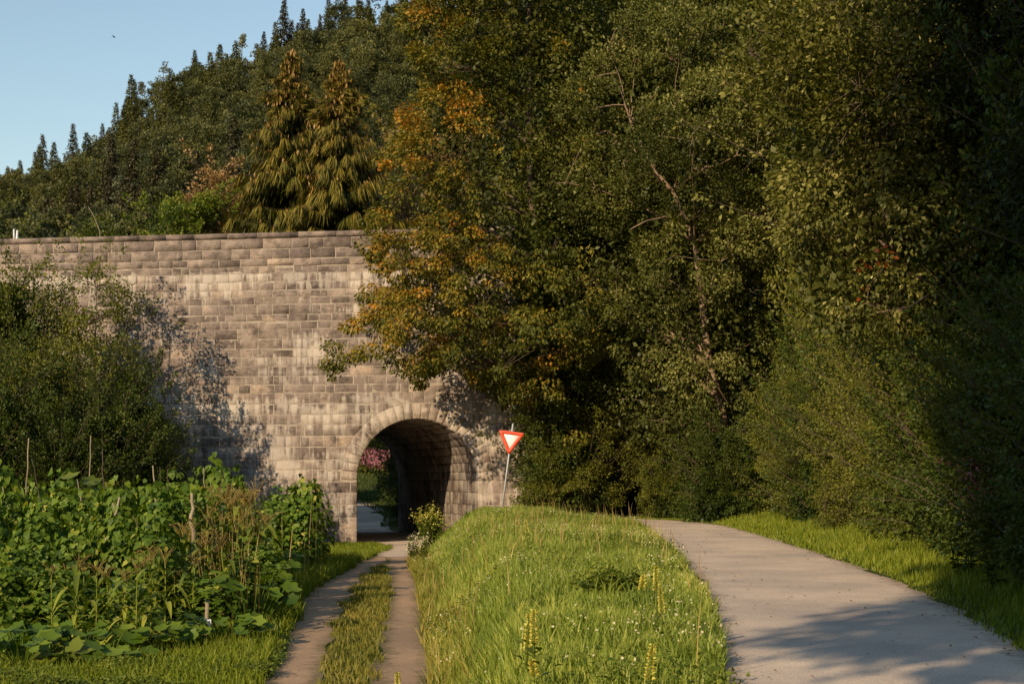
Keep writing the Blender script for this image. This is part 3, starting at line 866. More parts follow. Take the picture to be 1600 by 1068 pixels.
# ------------------------------------------------------------------ hedge along the verge
bush_cat = 'bush'
bp = {}
hedge = [
    (53.6, 3.9, 2.0, 'G', 'round green bush at the foot of the wall, behind the yield sign', 905),
    (59.5, 4.2, 2.0, 'G', 'leafy bush where the road bends out of sight', 975),
    (58.0, 4.6, 2.2, 'G', 'green bush behind the far end of the road bend', 1035),
    (54.5, 4.6, 2.1, 'O', 'olive bush at the verge below the pale bare trunk', 1100),
    (48.6, 3.2, 1.5, 'D', 'dark bush hiding the foot of the pale bare trunk', 1135),
    (52.5, 3.2, 1.5, 'G', 'low green bush left of the pale bare trunk foot', 1062),
    (45.2, 4.2, 2.0, 'G', 'leafy green bush just right of the pale bare trunk foot', None),
    (42.0, 3.6, 1.8, 'O', 'olive bush with dry stems, third before the bend', None),
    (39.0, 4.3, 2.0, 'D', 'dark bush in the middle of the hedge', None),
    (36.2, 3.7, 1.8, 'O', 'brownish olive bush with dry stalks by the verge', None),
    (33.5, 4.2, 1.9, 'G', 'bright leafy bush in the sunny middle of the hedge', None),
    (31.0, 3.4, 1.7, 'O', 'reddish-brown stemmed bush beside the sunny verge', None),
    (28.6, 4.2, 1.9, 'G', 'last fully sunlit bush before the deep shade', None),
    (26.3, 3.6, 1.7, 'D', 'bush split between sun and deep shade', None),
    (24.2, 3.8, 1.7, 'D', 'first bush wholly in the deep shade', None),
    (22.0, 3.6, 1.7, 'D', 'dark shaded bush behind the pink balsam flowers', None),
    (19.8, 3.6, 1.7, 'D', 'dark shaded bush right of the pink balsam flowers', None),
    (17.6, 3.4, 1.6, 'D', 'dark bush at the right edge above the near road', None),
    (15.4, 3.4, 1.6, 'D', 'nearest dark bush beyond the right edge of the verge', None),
]
for k, (Y, H, R, pr, lab, px) in enumerate(hedge):
    if px is None: x = float(np.interp(Y, RY, RR)) + 1.35 + R * .80
    else: x = X(px, Y)
    loc = (x, Y, float(hgt(x, Y)) - .15)
    if pr not in bp:
        if pr == 'G': root = make_tree('hazel_bush', lab, bush_cat, 301, H, R, base=.0, trunk_r=.05, ncl=440, per=130, boughs=20, leaf=.072, crad=.26, shape='bush', lump=.45, inner=.35, shoots=110, bs=.8, mat='leaf_mid', loc=loc, group='bushes of the hedge along the verge', vmean=.62)
        if pr == 'O': root = make_tree('blackthorn_bush', lab, bush_cat, 302, H, R, base=.0, trunk_r=.05, ncl=440, per=130, boughs=20, leaf=.058, crad=.26, shape='bush', lump=.45, inner=.35, shoots=110, bs=.8, mat='leaf_olive', loc=loc, group='bushes of the hedge along the verge')
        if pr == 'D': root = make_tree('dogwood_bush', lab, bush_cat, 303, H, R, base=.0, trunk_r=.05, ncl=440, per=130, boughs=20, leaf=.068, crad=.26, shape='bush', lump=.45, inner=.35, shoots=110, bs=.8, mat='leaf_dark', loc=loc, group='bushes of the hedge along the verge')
        bp[pr] = (root, H, R)
    else:
        root, H0, R0 = bp[pr]
        copy_tree(root, loc, k * 2.3, (R / R0, R / R0, H / H0), lab)
# taller shrubs behind the hedge
tall = [
    (50, 1040, 7.6, 2.6, 'G', 'tall green shrub behind the hedge, left of the pale bare trunk'),
    (47, 975, 6.4, 2.2, 'D', 'dark shrub under the grey-green tree, left of the bare trunk'),
    (44, 1215, 8.0, 2.6, 'O', 'tall olive shrub above the hedge, right of the bare trunk'),
    (37, 1275, 7.0, 2.4, 'D', 'tall dark shrub above the middle of the hedge'),
    (33, 1350, 6.8, 2.2, 'G', 'tall green shrub under the pale round-leaved tree'),
    (30, 1420, 7.0, 2.2, 'O', 'tall olive shrub at the border of the deep shade'),
    (27, 1500, 7.2, 2.3, 'D', 'tall shrub in the deep shade behind the first dark bush'),
    (23, 1570, 7.0, 2.2, 'D', 'tall shrub in the deep shade near the right edge'),
    (41, 1240, 6.2, 2.3, 'G', 'round green shrub above the third bush before the bend'),
    (35, 1320, 8.6, 2.5, 'O', 'high olive shrub filling the middle of the hedge below the pale leaves'),
    (54, 1110, 7.4, 2.5, 'D', 'dark shrub just right of the bare trunk foot, behind the hedge'),
    (25, 1540, 9.5, 2.6, 'D', 'high dark shrub deep in the shade, above the balsam'),
    (57, 1010, 6.6, 2.3, 'O', 'olive shrub behind the road bend under the grey-green tree'),
    (31, 1480, 10.0, 2.6, 'D', 'highest dark shrub beside the pale round-leaved tree trunk'),
    (46, 1180, 10.5, 2.8, 'G', 'highest green shrub, right of the pale bare trunk'),
    (39, 1290, 11.0, 2.8, 'O', 'very tall olive shrub between the bare trunk and the pale leaves'),
]
for k, (Y, px, H, R, pr, lab) in enumerate(tall):
    root, H0, R0 = bp[pr]
    x_ = max(X(px, Y), float(np.interp(Y, RY, RR)) + 2.6 + R)
    copy_tree(root, (x_, Y, float(hgt(x_, Y)) - .1), k * 1.7 + .5, (R / R0, R / R0, H / H0), lab, 'taller shrubs behind the hedge')

# ------------------------------------------------------------------ trees at the left, in front of the wall
make_tree('willow_sapling', 'sparse tall sapling whose thin crown stands before the left of the stone wall', 'tree', 401,
          11.4, 2.1, base=.25, trunk_r=.09, ncl=230, per=44, leaf=.12, crad=.5, shape='round', boughs=16, bs=.8, mat='leaf_olive', loc=gl(150, 55.4), core=0, twigs=True, filt=wall_filter, lump=.5, tmpl=T_RHOMB)
make_tree('willow_sapling', 'second sparse sapling left of the first, half hiding the wall top', 'tree', 402,
          11.0, 1.9, base=.25, trunk_r=.08, ncl=220, per=44, leaf=.12, crad=.5, boughs=16, bs=.8, mat='leaf_olive', loc=gl(70, 55.0), core=0, filt=wall_filter, lump=.5)
make_tree('elder_tree', 'dark dense tree at the left edge under the top of the wall', 'tree', 403,
          10.4, 2.1, base=.05, trunk_r=.12, ncl=420, per=110, leaf=.12, crad=.42, boughs=26, shape='tall', mat='leaf_mid', loc=gl(5, 53.5), filt=wall_filter)
lb = [
    (205, 54.5, 5.8, 1.6, 'D', 'dark green bush standing closest to the lit wall at the left'),
    (120, 53.0, 6.2, 2.1, 'D', 'dark green bush under the two sparse saplings'),
    (40, 51.0, 6.8, 2.4, 'G', 'big green bush behind the bean poles at the left edge'),
    (165, 49.0, 5.0, 1.9, 'D', 'low dark bush just behind the bean poles'),
    (245, 52.0, 3.4, 1.3, 'D', 'small bush at the foot of the wall in the shade of the saplings'),
    (90, 47.0, 4.0, 1.9, 'D', 'low dark bush between the bean poles and the big green bush'),
    (-40, 47.0, 6.0, 2.2, 'D', 'dark bush cut by the left edge of the photo'),
]
for k, (px, Y, H, R, pr, lab) in enumerate(lb):
    root, H0, R0 = bp[pr]
    copy_tree(root, gl(px, Y, -.1), k * 1.3 + .9, (R / R0, R / R0, H / H0), lab, 'bushes at the left foot of the wall')

# ------------------------------------------------------------------ big drooping spruces behind the wall
def make_spruce(label, seed, H, L0, loc, skew=0):
    r = np.random.default_rng(seed)
    root = empty('norway_spruce', loc, label, 'tree')
    wb = MB(); tz = np.linspace(-.3, H, 12)
    wb.tube(np.stack([r.normal(0, .04, 12), r.normal(0, .04, 12), tz], -1), .34 * (1 - .96 * np.linspace(0, 1, 12)), 8)
    Ps = []; Ds = []; Ss = []; Vs = []; Ns = []; CP = []; CD = []; CS = []
    z = 8.0
    while z < H - .25:
        t = (H - z) / H
        Lb = L0 * (t ** .78) * r.uniform(.82, 1.12)
        for q in range(r.integers(6, 9)):
            az = r.uniform(0, 2 * pi); L = Lb * r.uniform(.65, 1.2) * (1 + skew * cos(az)); n = 8
            s = np.linspace(0, 1, n)
            c = np.array([cos(az), sin(az), 0]); sd = np.array([-sin(az), cos(az), 0])
            droop = .42 * min(1, t * 2.2)
            zz = z + L * (-droop * s + .34 * droop * s ** 3 * 1.2) + (1 - t) * .25 * L * s
            B = c[None] * (s * L)[:, None] + np.array([0, 0, 1])[None] * zz[:, None]
            wb.tube(B, np.linspace(.05, .012, n) * (.5 + t), 4, cap=False)
            m = int(24 + 74 * L)
            sp = r.uniform(.12, 1, m) ** .8
            bp_ = np.stack([np.interp(sp, s, B[:, i]) for i in range(3)], -1)
            side = r.uniform(-1, 1, m) * (.12 + .20 * L * (1 - sp * .8) * .8)
            P = bp_ + sd[None] * side[:, None]
            P[:, 2] -= np.abs(side) * .35
            D = np.stack([c[0] * .35 + sd[0] * side * .6, c[1] * .35 + sd[1] * side * .6, -np.ones(m) * (.75 if t > .15 else .2)], -1) + r.normal(0, .10, (m, 3))
            ln = r.uniform(.35, .95, m) * (.45 + .85 * min(1, t * 2.5))
            Ps.append(P); Ds.append(D); Ss.append(ln); Ns.append(np.tile(c, (m, 1)) + r.normal(0, .45, (m, 3)))
            Vs.append(np.clip(.12 + .62 * sp ** 1.5 * r.uniform(.4, 1.3, m) + .15 * (1 - t), 0, 1))  # sunlit golden tips and dark inner curtains painted into the needle tone
            # short twigs lying along the branch
            m2 = int(30 * L) + 6; sp = r.uniform(.1, 1, m2); P = np.stack([np.interp(sp, s, B[:, i]) for i in range(3)], -1)
            sg = np.sign(r.normal(size=m2))[:, None]
            Ps.append(P); Ds.append(c[None] * .8 + sd[None] * sg * .8 + r.normal(0, .15, (m2, 3)) + [0, 0, -.25]); Ss.append(r.uniform(.3, .6, m2)); Ns.append(np.tile([0, 0, 1.0], (m2, 1)))
            Vs.append(np.clip(r.normal(.55, .15, m2), 0, 1))
            if t < .62:
                mc = int(5 + 14 * (1 - t / .62) * r.uniform(.4, 1) + 2 * L)
                sp = r.uniform(.5, 1, mc); P = np.stack([np.interp(sp, s, B[:, i]) for i in range(3)], -1) + r.normal(0, .14, (mc, 3))
                CP.append(P); CD.append(np.tile([0, 0, -1.0], (mc, 1)) + r.normal(0, .15, (mc, 3))); CS.append(r.uniform(.26, .42, mc))
        z += r.uniform(.36, .54) * (.6 + .5 * t)
    # leader
    P = np.concatenate(Ps); D = np.concatenate(Ds); S = np.concatenate(Ss); Nn = np.concatenate(Ns); v = np.concatenate(Vs)
    T = (np.array([[0, 0, 0], [.042, .3, .0], [.02, 1, 0], [-.042, .35, .0]]), np.array([[0, 1, 2, 3]]))
    V, Fq, vv = leaves(P, D, Nn, S, v, T)
    wb.build('trunk', M['bark'], root, smooth=True)
    obj('crown', mesh('crown', V, Fq, M['needles'], vv), root)
    P = np.concatenate(CP); V, Fq, vv = leaves(P, np.concatenate(CD), r.normal(size=(len(P), 3)), np.concatenate(CS), r.uniform(0, 1, len(P)),
                                               (np.array([[0, 0, 0], [.16, .5, .0], [0, 1, 0], [-.16, .5, 0]]), np.array([[0, 1, 2, 3]])))
    obj('cones', mesh('cones', V, Fq, M['cones'], vv), root)
    return root


def ztop(py, Y): return EYE + (HZ - py) / F * Y
make_spruce('left of the two big drooping spruces behind the wall, its top hung with golden cones', 501, ztop(66, 86) - 1, 6.9, (X(456, 86), 86, 0.6), -.10)
make_spruce('right of the two big drooping spruces behind the wall, a little shorter and broader', 502, ztop(85, 84) - 1, 6.9, (X(531, 84), 84, 0.6), .12)

# other trees just behind the wall
bt = [
    ('bright_shrub_tree', 'light green round tree crown just above the wall, left of the two big spruces', 262, 84, 306, 2.6, 'leaf_bright', .15, 601),
    ('bright_shrub_tree', 'smaller light green crown above the wall between the round crown and the spruces', 322, 86, 300, 2.0, 'leaf_bright', .15, 602),
    ('rust_tree', 'rust-brown leafed tree behind the light green crowns', 330, 89, 268, 3.2, 'leaf_red', .15, 603),
    ('grey_willow', 'grey-brown feathery tree right of the two big spruces', 668, 92, 205, 4.2, 'leaf_red', .12, 604),
    ('olive_tree_crown', 'olive tree behind the wall between the spruces and the grey-brown feathery tree', 612, 100, 250, 3.4, 'leaf_olive', .12, 605),
    ('low_tree', 'low olive crown above the wall at the left behind the sapling tops', 170, 82, 348, 2.8, 'leaf_mid', .12, 606),
    ('low_tree', 'dark crown showing beside the white post on the wall top', -20, 90, 330, 3.2, 'leaf_mid', .12, 607),
]
for (nm, lab, px, Y, py, R, mt, base, sd) in bt:
    nm = {'bright_shrub_tree': 'field_maple', 'rust_tree': 'copper_tree', 'olive_tree_crown': 'ash_tree', 'low_tree': 'hazel_tree', 'dark_tree': 'elm_tree'}.get(nm, nm)
    make_tree(nm, lab, 'tree', sd, ztop(py, Y) - 1, R, base=.3, trunk_r=.2, ncl=420, per=60, leaf=.20, crad=.6, boughs=22, mat=mt, loc=(X(px, Y), Y, 1.0), core=.5, vmean=.6 if mt == 'leaf_bright' else None)

# ------------------------------------------------------------------ beyond the tunnel
def beyond():
    for k, (px, Y, H, R, pr, lab) in enumerate([
        (664, 96, 6.5, 3.0, 'D', 'dark bush seen through the arch, right of the flowers'),
        (600, 128, 10, 4.2, 'D', 'dark tall bush seen through the arch behind the pink flowers'),
        (628, 116, 9, 3.4, 'D', 'dark bush seen through the arch beside the black tunnel side'),
        (655, 84, 3.0, 1.6, 'D', 'low shaded bush just past the far mouth of the underpass')]):
        root, H0, R0 = bp[pr]
        x = X(px, Y); copy_tree(root, (x, Y, float(zlow(Y)) - .2), k * 2.1, (R / R0, R / R0, H / H0), lab, 'bushes beyond the underpass')
    # pink flowering shrub
    r = np.random.default_rng(31)
    for k, (px, Y, lab) in enumerate([(578, 114, 'pink flowering shrub seen through the left of the arch'), (606, 113, 'second pink flowering shrub through the arch, right of the first')]):
        x = X(px, Y); z = float(hgt(x, Y))
        z -= 1.1
        root = empty('flowering_shrub', (x, Y, z), lab, 'shrub', 'pink shrubs beyond the underpass')
        P = norm(r.normal(size=(5000, 3))) * r.uniform(.6, 1, (5000, 1)) * [1.5, 1.2, 1.25] + [0, 0, 1.6]; P[:, 2] = np.abs(P[:, 2])
        V, Fq, v = leaves(P, r.normal(size=P.shape), norm(r.normal(size=P.shape)), .2, r.uniform(0, 1, len(P)))
        obj('foliage', mesh('foliage', V, Fq, M['leaf_mid'], v), root)
        P = P[P[:, 2] > 1.4][:2200] * 1.04
        V, Fq, v = leaves(P, r.normal(size=P.shape), norm(r.normal(size=P.shape) + [0, -1, .5]), .24, r.uniform(0, 1, len(P)), T_RHOMB)
        obj('blossom', mesh('blossom', V, Fq, M['pink_petals'], v), root)


beyond()

# ------------------------------------------------------------------ hill and its forest
RX = (np.array([-250, 0, 100, 160, 220, 300, 400, 460, 560, 640, 720, 900, 1400]) - 800) / F * 480
RZ = EYE + (HZ - (np.array([345, 300, 280, 228, 186, 130, 84, 40, 22, 4, -30, -80, -140]) + 38)) / F * 480


def hillz(x, y):
    zr = np.interp(x - .30 * (480 - np.minimum(y, 480)), RX, RZ)
    t = np.clip((y - 165) / 315, 0, 1.0)
    w = 3.5 * np.sin(x * .045 + 1) * np.sin(y * .03) + 2.5 * np.sin(x * .11 + y * .07)
    back = np.clip(y - 480, 0, 400) * .25
    return zr * (t ** 1.0) + w * sm(t * 4) - back


hx = np.linspace(-420, 420, 120); hy = np.linspace(163, 900, 110)
HX, HY = np.meshgrid(hx, hy); HZZ = hillz(HX, HY) - .5
HZZ[0, :] = -3
ii = np.arange(109)[:, None] * 120 + np.arange(119)[None, :]
tag(obj('hill', mesh('hill', np.stack([HX, HY, HZZ], -1).reshape(-1, 3), np.stack([ii, ii + 1, ii + 121, ii + 120], -1).reshape(-1, 4), M['hill_soil'], smooth=True)), kind='structure')


def hill_beech(seed, H=17.0, R=5.2):
    r = np.random.default_rng(seed)
    n = 62; d = norm(r.normal(size=(n, 3)) + [0, 0, .25]); cl = d * r.uniform(.55, .95, (n, 1)) * [R, R, H * .42] + [0, 0, H * .55]
    V, Fq, v = crown_leaves(r, cl, 110, 1.4, .52, .6, .3, center=np.array([0, 0, H * .5]), vb=r.normal(.42, .2, n))
    mb = MB(); mb.tube([(0, 0, -1), (0, 0, H * .5)], [.35, .2], 5)
    return V, Fq, v, mb


def hill_spruce(seed, H=20.0, R=4.6):
    r = np.random.default_rng(seed); Ps = []; Ds = []; Ss = []; vs = []
    z = H * .12
    while z < H:
        t = (H - z) / H; L = R * t ** .95 + .12
        for q in range(10):
            az = r.uniform(0, 2 * pi); l = L * r.uniform(.6, 1.2); c = np.array([cos(az), sin(az), 0]); m = int(4 + l * 3.2)
            s = r.uniform(.15, 1, m); P = c * (s * l)[:, None]; P[:, 2] = z - s * l * .32 + r.normal(0, .1, m)
            Ps.append(P + r.normal(0, .16, (m, 3))); Ds.append(c + r.normal(0, .35, (m, 3)) + [0, 0, -.35]); Ss.append(r.uniform(.55, 1.05, m) * (.6 + .5 * t)); vs.append(np.clip(.2 + .45 * s + r.normal(0, .1, m), 0, 1))
        z += .52
    P = np.concatenate(Ps); V, Fq, v = leaves(P, np.concatenate(Ds), np.tile([0, 0, 1.0], (len(P), 1)) + r.normal(0, .3, P.shape), np.concatenate(Ss), np.concatenate(vs))
    mb = MB(); mb.tube([(0, 0, -1), (0, 0, H * .98)], [.3, .03], 5)
    return V, Fq, v, mb


def hill_pine(seed, H=19.0, R=2.6):
    r = np.random.default_rng(seed); n = 26
    h = r.uniform(.35, 1, n); az = r.uniform(0, 2 * pi, n); rr = R * (1.15 - h) * 1.6 * r.uniform(.5, 1, n)
    cl = np.stack([rr * np.cos(az), rr * np.sin(az), h * H], -1)
    V, Fq, v = crown_leaves(r, cl, 38, .8, .6, .5, .0, vb=r.normal(.5, .15, n))
    mb = MB(); mb.tube([(0, 0, -1), (.2, 0, H * .5), (0, 0, H)], [.28, .2, .04], 5)
    for c in cl: mb.tube([(0, 0, c[2] - .6), c], [.08, .03], 3, cap=False)
    return V, Fq, v, mb


kinds = []
for gen, mt, seeds in ((hill_beech, 'hill_beech', (1, 2, 3, 4)), (hill_spruce, 'hill_spruce', (5, 6, 7)), (hill_pine, 'hill_pine', (8, 9))):
    lst = []
    for s in seeds:
        V, Fq, v, mb = gen(s)
        nv = len(V)
        me = mesh('hill_tree', np.concatenate([V] + mb.V), [Fq] + [f + nv for f in mb.F], M[mt], np.concatenate([v] + [x * 0 + .3 for x in mb.v]))
        me.materials.append(M['bark'])
        mi = np.zeros(len(me.polygons), dtype=np.int32); mi[len(Fq):] = 1; me.polygons.foreach_set('material_index', mi)
        lst.append(me)
    kinds.append(lst)

r = np.random.default_rng(77); pts = []
hash_ = {}
for _ in range(26000):
    y = r.uniform(200, 500); x = r.uniform(-215, 0)
    if x / y * F + 800 < -60 or x / y * F + 800 > 790: continue
    z = hillz(x, y)
    if (z + 17 - EYE) / y < .158: continue
    k = (int(x // 7), int(y // 7)); bad = False
    for dx in (-1, 0, 1):
        for dy in (-1, 0, 1):
            for (a, b) in hash_.get((k[0] + dx, k[1] + dy), ()):
                if (a - x) ** 2 + (b - y) ** 2 < 6.6 ** 2: bad = True
    if bad: continue
    hash_.setdefault(k, []).append((x, y)); pts.append((x, y, z))
pts.sort(key=lambda p: p[1])
ridge_named = 0
labs = [('beech_tree', 'rounded dark green broadleaf tree in the forest on the far hillside', 'tree', 'broadleaf trees on the far hillside'),
        ('spruce_tree', 'narrow dark spruce in the forest on the far hillside', 'tree', 'spruces on the far hillside'),
        ('pine_tree', 'thin grey-green pine in the forest on the far hillside', 'tree', 'pines on the far hillside')]
# conifers gather towards the ridge and in bands
sky = sorted(range(len(pts)), key=lambda i: -pts[i][1])
rest = []
print('HILL TREES', len(pts))
# show 300 as individuals: those on the skyline first, then the nearest
order = [i for i in range(len(pts)) if pts[i][1] > 462] + [i for i in range(len(pts)) if pts[i][1] <= 462]
for rank, i in enumerate(order):
    x, y, z = pts[i]
    band = .5 + .5 * sin(x * .06 + y * .017 + 1.3)
    pc = .80 if y > 430 else (.50 * band ** 2 + .05)
    u = r.random()
    kd = 1 if u < pc else (2 if u < pc + .05 else 0)
    me = kinds[kd][r.integers(len(kinds[kd]))]
    sc = r.uniform(.72, 1.15) * (.9 if kd == 0 and y > 440 else 1)
    if y > 440 and kd == 1: sc *= r.choice([.5, .65, .8, 1.0])
    rz = r.uniform(0, 6.28); szz = r.uniform(.9, 1.15)
    if rank < 300:
        o = obj(labs[kd][0], me, None, (x, y, z)); o.rotation_euler = (0, 0, rz); o.scale = (sc, sc, sc * szz)
        tag(o, labs[kd][1], labs[kd][2], labs[kd][3])
    else:
        rest.append((me, x, y, z, rz, sc, szz))
if rest:
    Vs = []; Fs = []; vs = []; n = 0
    for (me, x, y, z, rz, sc, szz) in rest:
        k = len(me.vertices); co = np.empty(k * 3, np.float32); me.vertices.foreach_get('co', co); co = co.reshape(-1, 3)
        vv = np.empty(k, np.float32); me.attributes['v'].data.foreach_get('value', vv); vv = np.clip(vv + r.uniform(-.18, .18), 0, 1)
        nl = (k // 4) * 4
        c, s = cos(rz), sin(rz); q = np.stack([co[:, 0] * c - co[:, 1] * s, co[:, 0] * s + co[:, 1] * c, co[:, 2] * szz], -1) * sc + [x, y, z]
        # keep only leaf quads (first faces)
        nf = 0
        mi = np.empty(len(me.polygons), np.int32); me.polygons.foreach_get('material_index', mi); nf = int((mi == 0).sum())
        Vs.append(q[:nf * 4]); vs.append(vv[:nf * 4]); Fs.append(np.arange(nf * 4).reshape(-1, 4) + n); n += nf * 4
    o = obj('forest', mesh('forest', np.concatenate(Vs), np.concatenate(Fs), M['hill_beech'], np.concatenate(vs)))
    tag(o, 'dense mixed forest covering the far hillside', 'forest', kind='stuff')

# ------------------------------------------------------------------ grass
def vnoise(x, y, s, seed=0):
    q = np.random.default_rng(seed); out = np.zeros_like(x)
    for k in range(5):
        a, b, p = q.uniform(-1, 1), q.uniform(-1, 1), q.uniform(0, 6.28)
        out += np.sin((a * x + b * y) * s * (1 + k * .7) + p) / (1 + k * .4)
    return out / 2.4


def blades(name, P, H, Wd, v, mat, lean=.45, seed=0, label=None, cat='grass'):
    r = np.random.default_rng(seed); n = len(P)
    az = r.uniform(0, 2 * pi, n); d = np.stack([np.cos(az), np.sin(az), np.zeros(n)], -1)
    fa = r.uniform(0, 2 * pi, n); s = np.stack([np.cos(fa), np.sin(fa), np.zeros(n)], -1)
    ln = r.uniform(.1, 1, n) * lean
    up = np.array([0, 0, 1.0])
    a = P - s * (Wd / 2)[:, None]; b = P + s * (Wd / 2)[:, None]
    m = P + up * (H * .55)[:, None] + d * (H * ln * .35)[:, None]
    c = m - s * (Wd * .38)[:, None]; e = m + s * (Wd * .38)[:, None]
    t = P + up * (H * (1 - .3 * ln))[:, None] + d * (H * ln)[:, None]
    V = np.stack([a, b, c, e, t], 1).reshape(-1, 3)
    k = np.arange(n) * 5
    Fc = np.concatenate([np.stack([k, k + 1, k + 3], 1), np.stack([k, k + 3, k + 2], 1), np.stack([k + 2, k + 3, k + 4], 1)])
    o = obj(name, mesh(name, V, Fc, mat, np.repeat(np.clip(v, 0, 1), 5)))
    tag(o, label, cat, kind='stuff')
    return o


def scatter(n, x0, x1, y0, y1, seed, keep, p=1.0):
    r = np.random.default_rng(seed)
    y = y0 + (y1 - y0) * r.uniform(0, 1, n) ** p; x = r.uniform(0, 1, n) * (x1 - x0) + x0
    k = keep(x, y); return x[k], y[k]


def on_sheet(x, y, m=0.0):
    bad = np.zeros(len(x), bool)
    for P, w in ((ROAD[::3], 1.40), (LOWER[::3], 1.6)):
        bad |= dist_path(x, y, P) < w - m
    bad |= (np.abs(x - np.interp(y, TRACKL[:, 1], TRACKL[:, 0])) < np.interp(y, TRACKL[:, 1], TW_L) - m) & (y < 50)
    bad |= (np.abs(x - np.interp(y, TRACKR[:, 1], TRACKR[:, 0])) < np.interp(y, TRACKR[:, 1], TW_R) - m) & (y < 50)
    bad |= dist_path(x, y, APRON[::3]) < np.interp(y, [47, 49, 57], [.3, .8, 1.1]) - m
    return bad


def hump_keep(x, y):
    rr = np.random.default_rng(3).normal(0, .06, len(x))
    return (x > np.interp(y, TY, TR) - .02 + rr) & (x < np.interp(y, RY, RL) + .03 + rr) & ~on_sheet(x, y, .04)


x, y = scatter(270000, -4, 4.2, 7.5, 51, 1, hump_keep, 1.25)
r = np.random.default_rng(4)
hn = vnoise(x, y, 1.1, 1); t = (x - np.interp(y, TY, TR)) / (np.interp(y, RY, RL) - np.interp(y, TY, TR))
dip_h = np.clip(hn * .5 + .6, .25, 1.2)
Hh = (.13 + .17 * dip_h) * r.uniform(.55, 1.35, len(x)) * np.interp(t, [0, .12, .85, 1], [.55, 1, 1, .7])
v = .52 + .24 * vnoise(x, y, 1.0, 2) + r.normal(0, .17, len(x)) + .12 * (t < .15)
blades('bank_grass', np.stack([x, y, hgt(x, y) - .02], -1), Hh, r.uniform(.008, .02, len(x)) * (1 + y / 60), v, M['grass'], .6, 5,
       'tall meadow grass covering the bank between the track and the road')
tx, ty = scatter(2600, -4, 4.2, 9, 49, 51, lambda x, y: hump_keep(x, y) & (vnoise(x, y, .8, 31) > -.1), 1.15)
r = np.random.default_rng(52); k = 34; idx = np.repeat(np.arange(len(tx)), k)
sz = np.repeat(r.uniform(.5, 1.25, len(tx)), k)
x = tx[idx] + r.normal(0, .055, len(idx)) * sz; y = ty[idx] + r.normal(0, .055, len(idx)) * sz
keep = hump_keep(x, y); x, y, sz, idx = x[keep], y[keep], sz[keep], idx[keep]
cvv = r.normal(.5, .26, len(tx))[idx]
blades('bank_tussocks', np.stack([x, y, hgt(x, y) - .02], -1), .31 * sz * r.uniform(.5, 1.25, len(x)), r.uniform(.010, .02, len(x)) * (1 + y / 70), cvv + r.normal(0, .1, len(x)), M['grass'], .75, 53,
       'taller tussocks of grass rising through the meadow on the bank', 'grass tussocks')
x, y = scatter(900, -4, 4.2, 9, 47, 54, lambda x, y: hump_keep(x, y) & (vnoise(x, y, .6, 33) > .1), 1.1)
blades('seed_stalks', np.stack([x, y, hgt(x, y)], -1), r.uniform(.5, .85, len(x)), r.uniform(.008, .014, len(x)) * (1 + y / 60), r.uniform(.2, .9, len(x)), M['dry'], .35, 55,
       'thin straw-coloured seed stalks standing above the bank grass', 'grass stalks')
x, y = scatter(20000, -4.6, -.4, 12, 48, 56, lambda x, y: (x > np.interp(y, TY, TR) - .18) & (x < np.interp(y, TY, TR) + .55) & ~on_sheet(x, y, .12), 1.1)
blades('ragged_edge_grass', np.stack([x, y, hgt(x, y) - .01], -1), r.uniform(.15, .5, len(x)), r.uniform(.010, .018, len(x)) * (1 + y / 60), r.normal(.55, .25, len(x)), M['grass_dry'], .9, 57,
       'ragged half-dry grass hanging over the foot of the bank beside the right wheel track')
# verge right of the road
x, y = scatter(230000, -1, 11, 9, 60, 6, lambda x, y: (((x > np.interp(y, RY, RR) - .05 + np.random.default_rng(1).normal(0, .05, len(x))) | (y > 48)) & ((x > 1) | (y < 48))) & (x < np.interp(y, RY, RR) + 3.1) & ~on_sheet(x, y, .05), 1.2)
d = x - np.interp(y, RY, RR)
Hh = np.interp(d, [0, .4, 1.2, 2], [.08, .17, .28, .42]) * r.uniform(.5, 1.35, len(x))
blades('verge_grass', np.stack([x, y, hgt(x, y) - .02], -1), Hh, r.uniform(.009, .02, len(x)) * (1 + y / 60), .5 + r.normal(0, .17, len(x)) + .1 * vnoise(x, y, 1, 4), M['grass_lush'], .5, 7,
       'lush green grass verge between the road and the hedge')
# grass between the wheel tracks
x, y = scatter(90000, -5, 0, 8, 49, 8, lambda x, y: (x > np.interp(y, TRACKL[:, 1], TRACKL[:, 0])) & (x < np.interp(y, TRACKR[:, 1], TRACKR[:, 0])) & ~on_sheet(x, y, .05 + .16 * np.clip(vnoise(x, y, 3.1, 41), -1, 1)), 1.1)
blades('strip_grass', np.stack([x, y, hgt(x, y) - .01], -1), .10 * r.uniform(.4, 1.7, len(x)), r.uniform(.008, .016, len(x)) * (1 + y / 60), .5 + r.normal(0, .15, len(x)) + .2 * vnoise(x, y, 1.2, 5), M['grass_dry'], .8, 9,
       'short yellowish grass strip between the two wheel tracks')
# lawn and weeds left of the track up to the wall
GE = lambda y: np.interp(y, [17, 20, 24, 30, 36, 42, 47, 56], [-2.9, -3.3, -4.4, -5.4, -5.9, -5.9, -6.0, -8])


def lawn_keep(x, y):
    return (x < np.interp(y, TRACKL[:, 1], TRACKL[:, 0]) + .1) & (x > np.interp(y, [16, 19.2, 21.5, 24, 46, 58], [-9, -7.5, -5.2, -5.4, -7.2, -11])) & ~on_sheet(x, y, .05 + .18 * np.clip(vnoise(x, y, 3.1, 42), -1, 1))


